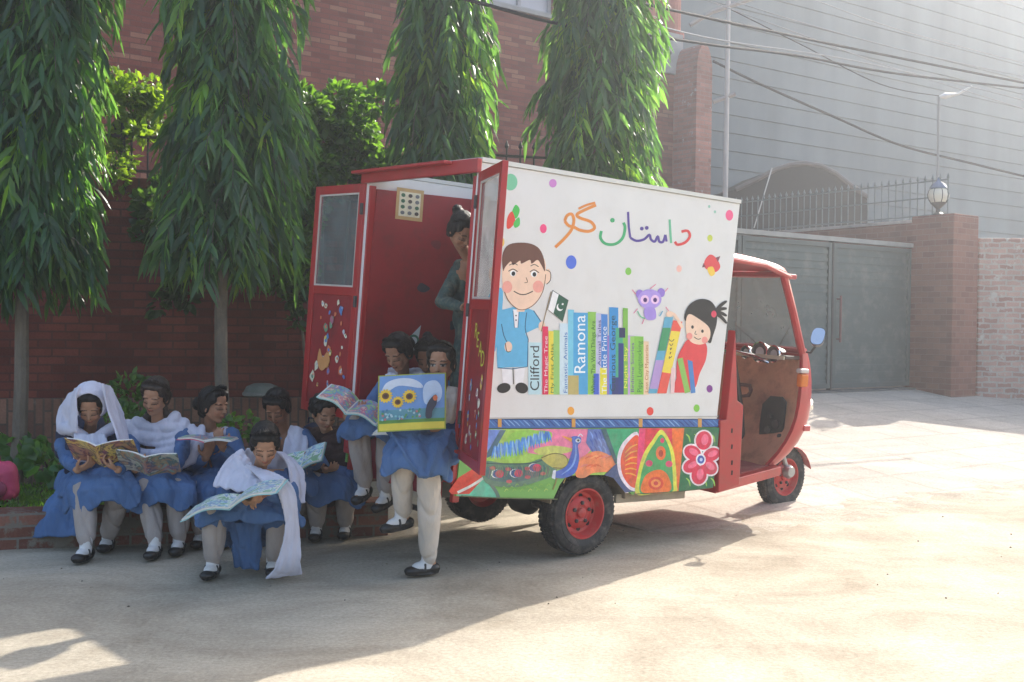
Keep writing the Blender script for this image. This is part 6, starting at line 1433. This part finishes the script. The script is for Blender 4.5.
p9 = person('girl facing the camera and holding up a sunflower picture book on the van sill', S9, hair='bun', skin='b', eyes='open', group=GV, seed=9, shal=CREAM, hem=.08,
   hang=[([W(388, 428, 6.62), W(400, 448, 6.46), W(420, 476, 6.42)], [W(452, 430, 6.7), W(446, 448, 6.52), W(428, 478, 6.42)])])
L9 = S9['_loc']; m_ = MB(); ribbon(m_, [L9(W(448, 386, 6.86)), L9(W(444, 402, 6.76)), L9(W(442, 424, 6.74))], [L9(W(462, 390, 6.86)), L9(W(462, 405, 6.78)), L9(W(454, 424, 6.76))], 8, 3, .008, .022); ribbon(m_, [L9(W(424, 386, 6.92)), L9(W(422, 400, 6.84))], [L9(W(436, 386, 6.9)), L9(W(432, 402, 6.8))], 6, 2, .006, .02); dup_(p9, m_, 'dupatta', mat('dupatta_cream', (.58, .50, .42), .85, .08, 8, bump=.4, bscale=30), seed=2)
S10 = spec(pelvis=W(478, 318, 7.80), neck=W(470, 256, 7.66), head=W(462, 231, 7.50), face=(.45, -.6, -.62), shL=W(458, 272, 7.72), shR=W(500, 268, 7.62), handL=W(464, 308, 7.4), handR=W(488, 300, 7.4),
          kneeL=W(466, 372, 7.75), kneeR=W(486, 372, 7.75), ankL=W(464, 428, 7.75), ankR=W(484, 428, 7.75), toeL=(0, -1, 0), toeR=(.1, -1, 0), curl=.8, poleL=(-1, .3, -.5))
p10 = person('woman in a mottled green dress standing and bending inside the van', S10, hair='topbun', skin='a', kam=TEAL, shal=TEAL, seed=10, skirt=False, hs=1.12)
m_ = MB(); q0 = S10['pelvis']; chain(m_, [q0 + V3((0, 0, .1)), q0 + V3((0, 0, -.1)), q0 + V3((0, 0, -.45))], [.13, .16, .2]); dup_(p10, m_, 'dress_skirt', TEAL, folds=.014, seed=2)

# ================================================================== BOOKS, BAGS
def picture_mat(name, cols, sc=9.):
    m, t, b = nt(name); L = t.links.new
    tc = N(t, 'ShaderNodeTexCoord'); v = N(t, 'ShaderNodeTexVoronoi', Scale=sc * 1.6); v.feature = 'SMOOTH_F1'; v.inputs['Smoothness'].default_value = .25
    n1 = N(t, 'ShaderNodeTexNoise', Scale=sc, Detail=4., Roughness=.6, Distortion=1.2); L(tc.outputs['Object'], n1.inputs['Vector']); L(tc.outputs['Object'], v.inputs['Vector'])
    cr = N(t, 'ShaderNodeValToRGB'); cr.color_ramp.interpolation = 'EASE'; e = cr.color_ramp.elements
    e[0].position = 0; e[0].color = (*cols[0], 1); e[1].position = .36; e[1].color = (*cols[1], 1)
    for k, c_ in enumerate(cols[2:]): x_ = e.new(.36 + .32 * (k + 1) / (len(cols) - 1)); x_.color = (*c_, 1)
    L(n1.outputs['Fac'], cr.inputs[0]); mx = N(t, 'ShaderNodeMix', data_type='RGBA'); mx.inputs['Factor'].default_value = .08; L(cr.outputs[0], mx.inputs['A']); L(v.outputs['Color'], mx.inputs['B'])
    L(mx.outputs['Result'], b.inputs['Base Color']); b.inputs['Roughness'].default_value = .4; return m
def open_book(cen, rt, up, w_, h_, ang, label, pic, cover, name='open_book', curl=.18, cover2=None):
    rt = V3(rt).normalized(); up = V3(up); up = (up - rt * up.dot(rt)).normalized(); nr = rt.cross(up)
    root = empty(name, cen, label, 'book', 'books being read')
    for sgn in (-1, 1):
        def pt(u, v, off):
            a = R(ang); x = u * w_; bow = curl * w_ * math.sin(min(1, u * 1.1) * math.pi) * .35
            d = rt * sgn * math.cos(a) + nr * math.sin(a); nn = nr * math.cos(a) - rt * sgn * math.sin(a)
            return d * x + nn * (bow + off) + up * (v - .5) * h_
        P = [[tuple(pt(i / 8, j / 4, .0)) for j in range(5)] for i in range(9)]
        cv = MB().slab(P, .004).build('cover', cover2 if (cover2 and sgn > 0) else cover, root, sm=False)
        P = [[tuple(pt(.01 + i / 8 * .955, .02 + .96 * j / 4, .009 * (1 - .2 * i / 8))) for j in range(5)] for i in range(9)]
        pg = MB().slab(P, .010).build('page_block', mat('paper', (.72, .70, .64), .7, .05, 30), root)
        P = [[tuple(pt(.03 + i / 8 * .915, .04 + .92 * j / 4, .0145 * (1 - .14 * i / 8) + .001)) for j in range(5)] for i in range(9)]
        MB().grid(P).build('printed_page', pic, pg)
    return root
cc = lambda *a: [srgb(*x) for x in a]
pm1 = picture_mat('print_maroon', cc((90, 40, 45), (130, 60, 60), (200, 170, 90), (70, 35, 60), (150, 90, 70)), 16)
pm2 = picture_mat('print_teal', cc((90, 130, 125), (130, 160, 140), (170, 150, 110), (70, 100, 110), (190, 190, 170)), 16)
pm3 = picture_mat('print_aqua', cc((140, 190, 190), (190, 220, 215), (110, 150, 190), (230, 235, 225), (120, 170, 120)), 14)
pm4 = picture_mat('print_bright', cc((120, 180, 200), (220, 215, 190), (200, 110, 110), (90, 140, 190), (150, 190, 120)), 14)
cvr = mat('cover_maroon', srgb(130, 70, 70), .4); cvg = mat('cover_teal', srgb(100, 150, 145), .4); cvp = mat('cover_pink', srgb(215, 60, 100), .4); cva = mat('cover_aqua', srgb(150, 200, 200), .4)
open_book(W(100, 457, 7.02), (-1, .08, .0), (-.1, -.62, .70), .235, .20, 16, 'maroon illustrated book held open by the hooded girl', pm4, picture_mat('cover_print1', cc((75, 35, 45), (130, 70, 60), (215, 180, 90), (85, 45, 70), (170, 120, 90)), 9))
open_book(W(147, 467, 7.02), (-1, -.05, .06), (.1, -.62, .62), .20, .19, 14, 'teal and brown picture book held open by the girl with the side braid', pm2, picture_mat('cover_print2', cc((85, 120, 120), (125, 160, 145), (165, 125, 95), (70, 90, 105), (180, 180, 165)), 9))
open_book(W(208, 441, 7.36), (-1, -.05, .03), (0, -1, .02), .18, .24, 4, 'thin book with pink cover held flat and seen edge-on', pm4, mat('cover_pale', srgb(215, 215, 210), .4), cover2=cvp)
open_book(W(236, 503, 6.36), (-.93, .1, -.30), (-.05, -.95, -.16), .30, .25, 3, 'large pale aqua picture book open on the lap of the front girl', pm3, cva, curl=.3)
open_book(W(304, 461, 7.42), (-.85, .2, -.32), (0, -.8, -.5), .17, .20, 6, 'pale teal book open between the bent girl and the curly haired girl', pm3, cvg)
open_book(W(352, 408, 7.14), (-.88, .1, .40), (0, -.86, -.38), .22, .23, 6, 'glossy picture book lying open on the knees of the girl with bowed head', pm4, cva, curl=.4)
open_book(W(402, 434, 6.95), (-1, .1, .02), (0, -.98, -.1), .17, .22, 3, 'white book resting below the sunflower book', mat('paper', (.72, .70, .64), .7), mat('cover_pale', srgb(215, 215, 210), .4))
# sunflower book
bc = W(412, 404, 6.50); br = V3((1, .10, .0)).normalized(); bu = V3((.06, .18, 1)); bu = (bu - br * bu.dot(br)).normalized(); bn = bu.cross(br) * 1.0
if bn.y > 0: bn = -bn
sb = empty('picture_book', bc, 'large picture book with three sunflowers on blue held up to the camera', 'book', 'books being read')
def SB(x, y, h=0):      # 0..1 , y down ; gentle V fold at the spine x=.66
    fold = .035 * abs(x - .64); return br * (x - .5) * .40 - bu * (y - .5) * .335 + bn * (h + .02 - fold) + bu * .02 * x
MB().slab([[tuple(SB(i / 12, j / 4, -.006)) for j in range(5)] for i in range(13)], .009).build('cover', mat('book_edge', srgb(160, 170, 60), .4), sb)
a = Art(lambda x, y, h: SB(x, y, h + .001), .0002)
def rect(x0, y0, x1, y1, col, k=6): a.poly([(x0 + (x1 - x0) * i / k, y0) for i in range(k + 1)] + [(x1 - (x1 - x0) * i / k, y1) for i in range(k + 1)], col)
for x0, x1 in ((.02, .64), (.64, .98)):
    rect(x0, .02, x1, .62, c(110, 150, 205)); rect(x0, .62, x1, .80, c(95, 150, 165)); rect(x0, .80, x1, .86, c(90, 140, 60)); rect(x0, .86, x1, .98, c(215, 200, 70))
a.blob([(.05, .30), (.12, .14), (.3, .07), (.5, .09), (.63, .18), (.63, .26), (.3, .2), (.1, .34)], c(205, 215, 230)); a.blob([(.66, .3), (.72, .16), (.86, .14), (.94, .3), (.9, .5), (.7, .55)], c(190, 210, 235))
for x, y, r_ in ((.11, .37, .095), (.29, .49, .08), (.46, .40, .095)):
    for k in range(14):
        q = 2 * math.pi * k / 14; a.circ(x + r_ * .72 * math.cos(q), y + r_ * .9 * math.sin(q), r_ * .42, r_ * .2, c(235, 195, 50), math.degrees(q), 8)
    a.circ(x, y, r_ * .55, r_ * .62, c(110, 70, 35), 0, 12); a.circ(x, y, r_ * .3, r_ * .34, c(70, 45, 25), 0, 10)
for k in range(40): a.circ(.06 + .56 * random.random(), .6 + .2 * random.random(), .018, .022, c(*random.choice([(130, 190, 200), (90, 150, 90), (170, 200, 210), (200, 120, 120), (70, 120, 160)])), 0, 7)
a.blob([(.70, .78), (.72, .56), (.80, .42), (.86, .40), (.86, .55), (.80, .68), (.78, .80)], c(60, 60, 75)); a.circ(.84, .45, .035, .05, c(215, 110, 60), 0, 10)
a.build('illustration', sb)
# bags
def bag(name, cen, sz, mt, lab, trim=None, rot=0, disc=None):
    root = empty(name, cen, lab, 'backpack'); root.rotation_euler = (0, 0, R(rot)); x, y, z = sz
    t = MB()
    for q in (-1, 1): chain(t, [V3((q * x * .28, 0, z * .25)), V3((q * x * .25, 0, z * .72))], [x * .26, x * .24])
    ellipsoid(t, (0, 0, z * .3), (x * .5, y * .5, z * .3)); ellipsoid(t, (0, 0, z * .62), (x * .46, y * .45, z * .36))
    link('sack', blobmesh(t, 'sack', .012, 3, .008, (1, 1, 1), 12, 3), mt, root)
    t = MB(); ellipsoid(t, (0, -y * .42, z * .32), (x * .36, y * .2, z * .24)); link('front_pocket', blobmesh(t, 'pocket', .01, 3, .004, (1, 1, 1), 12, 4), trim or mt, root)
    MB().tube([(-.04, 0, z * .95), (-.035, 0, z * 1.08), (.035, 0, z * 1.08), (.04, 0, z * .95)], .008, 6).build('top_loop', trim or mt, root, sm=True)
    for q in (-1, 1): MB().tube([(q * x * .3, y * .4, z * .85), (q * x * .42, y * .7, z * .5), (q * x * .35, y * .45, z * .12)], .014, 6).build('strap', trim or mt, root, sm=True)
    if disc: T = Matrix.Translation((.02, -y * .52, z * .62)) @ Matrix.Rotation(R(90), 4, 'X'); MB().lathe([(.045, 0), (.045, .012), (0, .016)], T, 18).build('badge', disc, root)
    return root
q = W(-6, 500, 7.95); bag('backpack', (q.x, q.y, .23), (.32, .2, .30), mat('bag_pink', (.48, .05, .12), .6, .15, 8, bump=.15), 'pink schoolbag on the planter at the left edge', mat('bag_pink_dark', (.22, .03, .07), .6), 12)
q = W(84, 470, 7.86); bag('backpack', (q.x, 7.80, .52), (.34, .18, .40), NAVY, 'black backpack worn on the back of the hooded girl', None, 0)
q = W(313, 460, 8.35); bag('backpack', (q.x, q.y, .48), (.22, .15, .32), NAVY, 'dark blue bag with a round pink badge beside the curly haired girl', None, 5, mat('badge_pink', (.75, .22, .32), .5))
tp = MB(); 
for x0, x1 in ((70, 68), (111, 113)):
    P = [W(x0, 428, 7.40), W(x0 + (x1 - x0) * .3, 440, 7.36), W((x0 + x1) / 2, 456, 7.36), W(x1, 472, 7.44)]
    MB().tube([V3(q) - S1['_root'] for q in P], .026, 8).build('backpack_strap', NAVY, p1, sm=True)
haze()
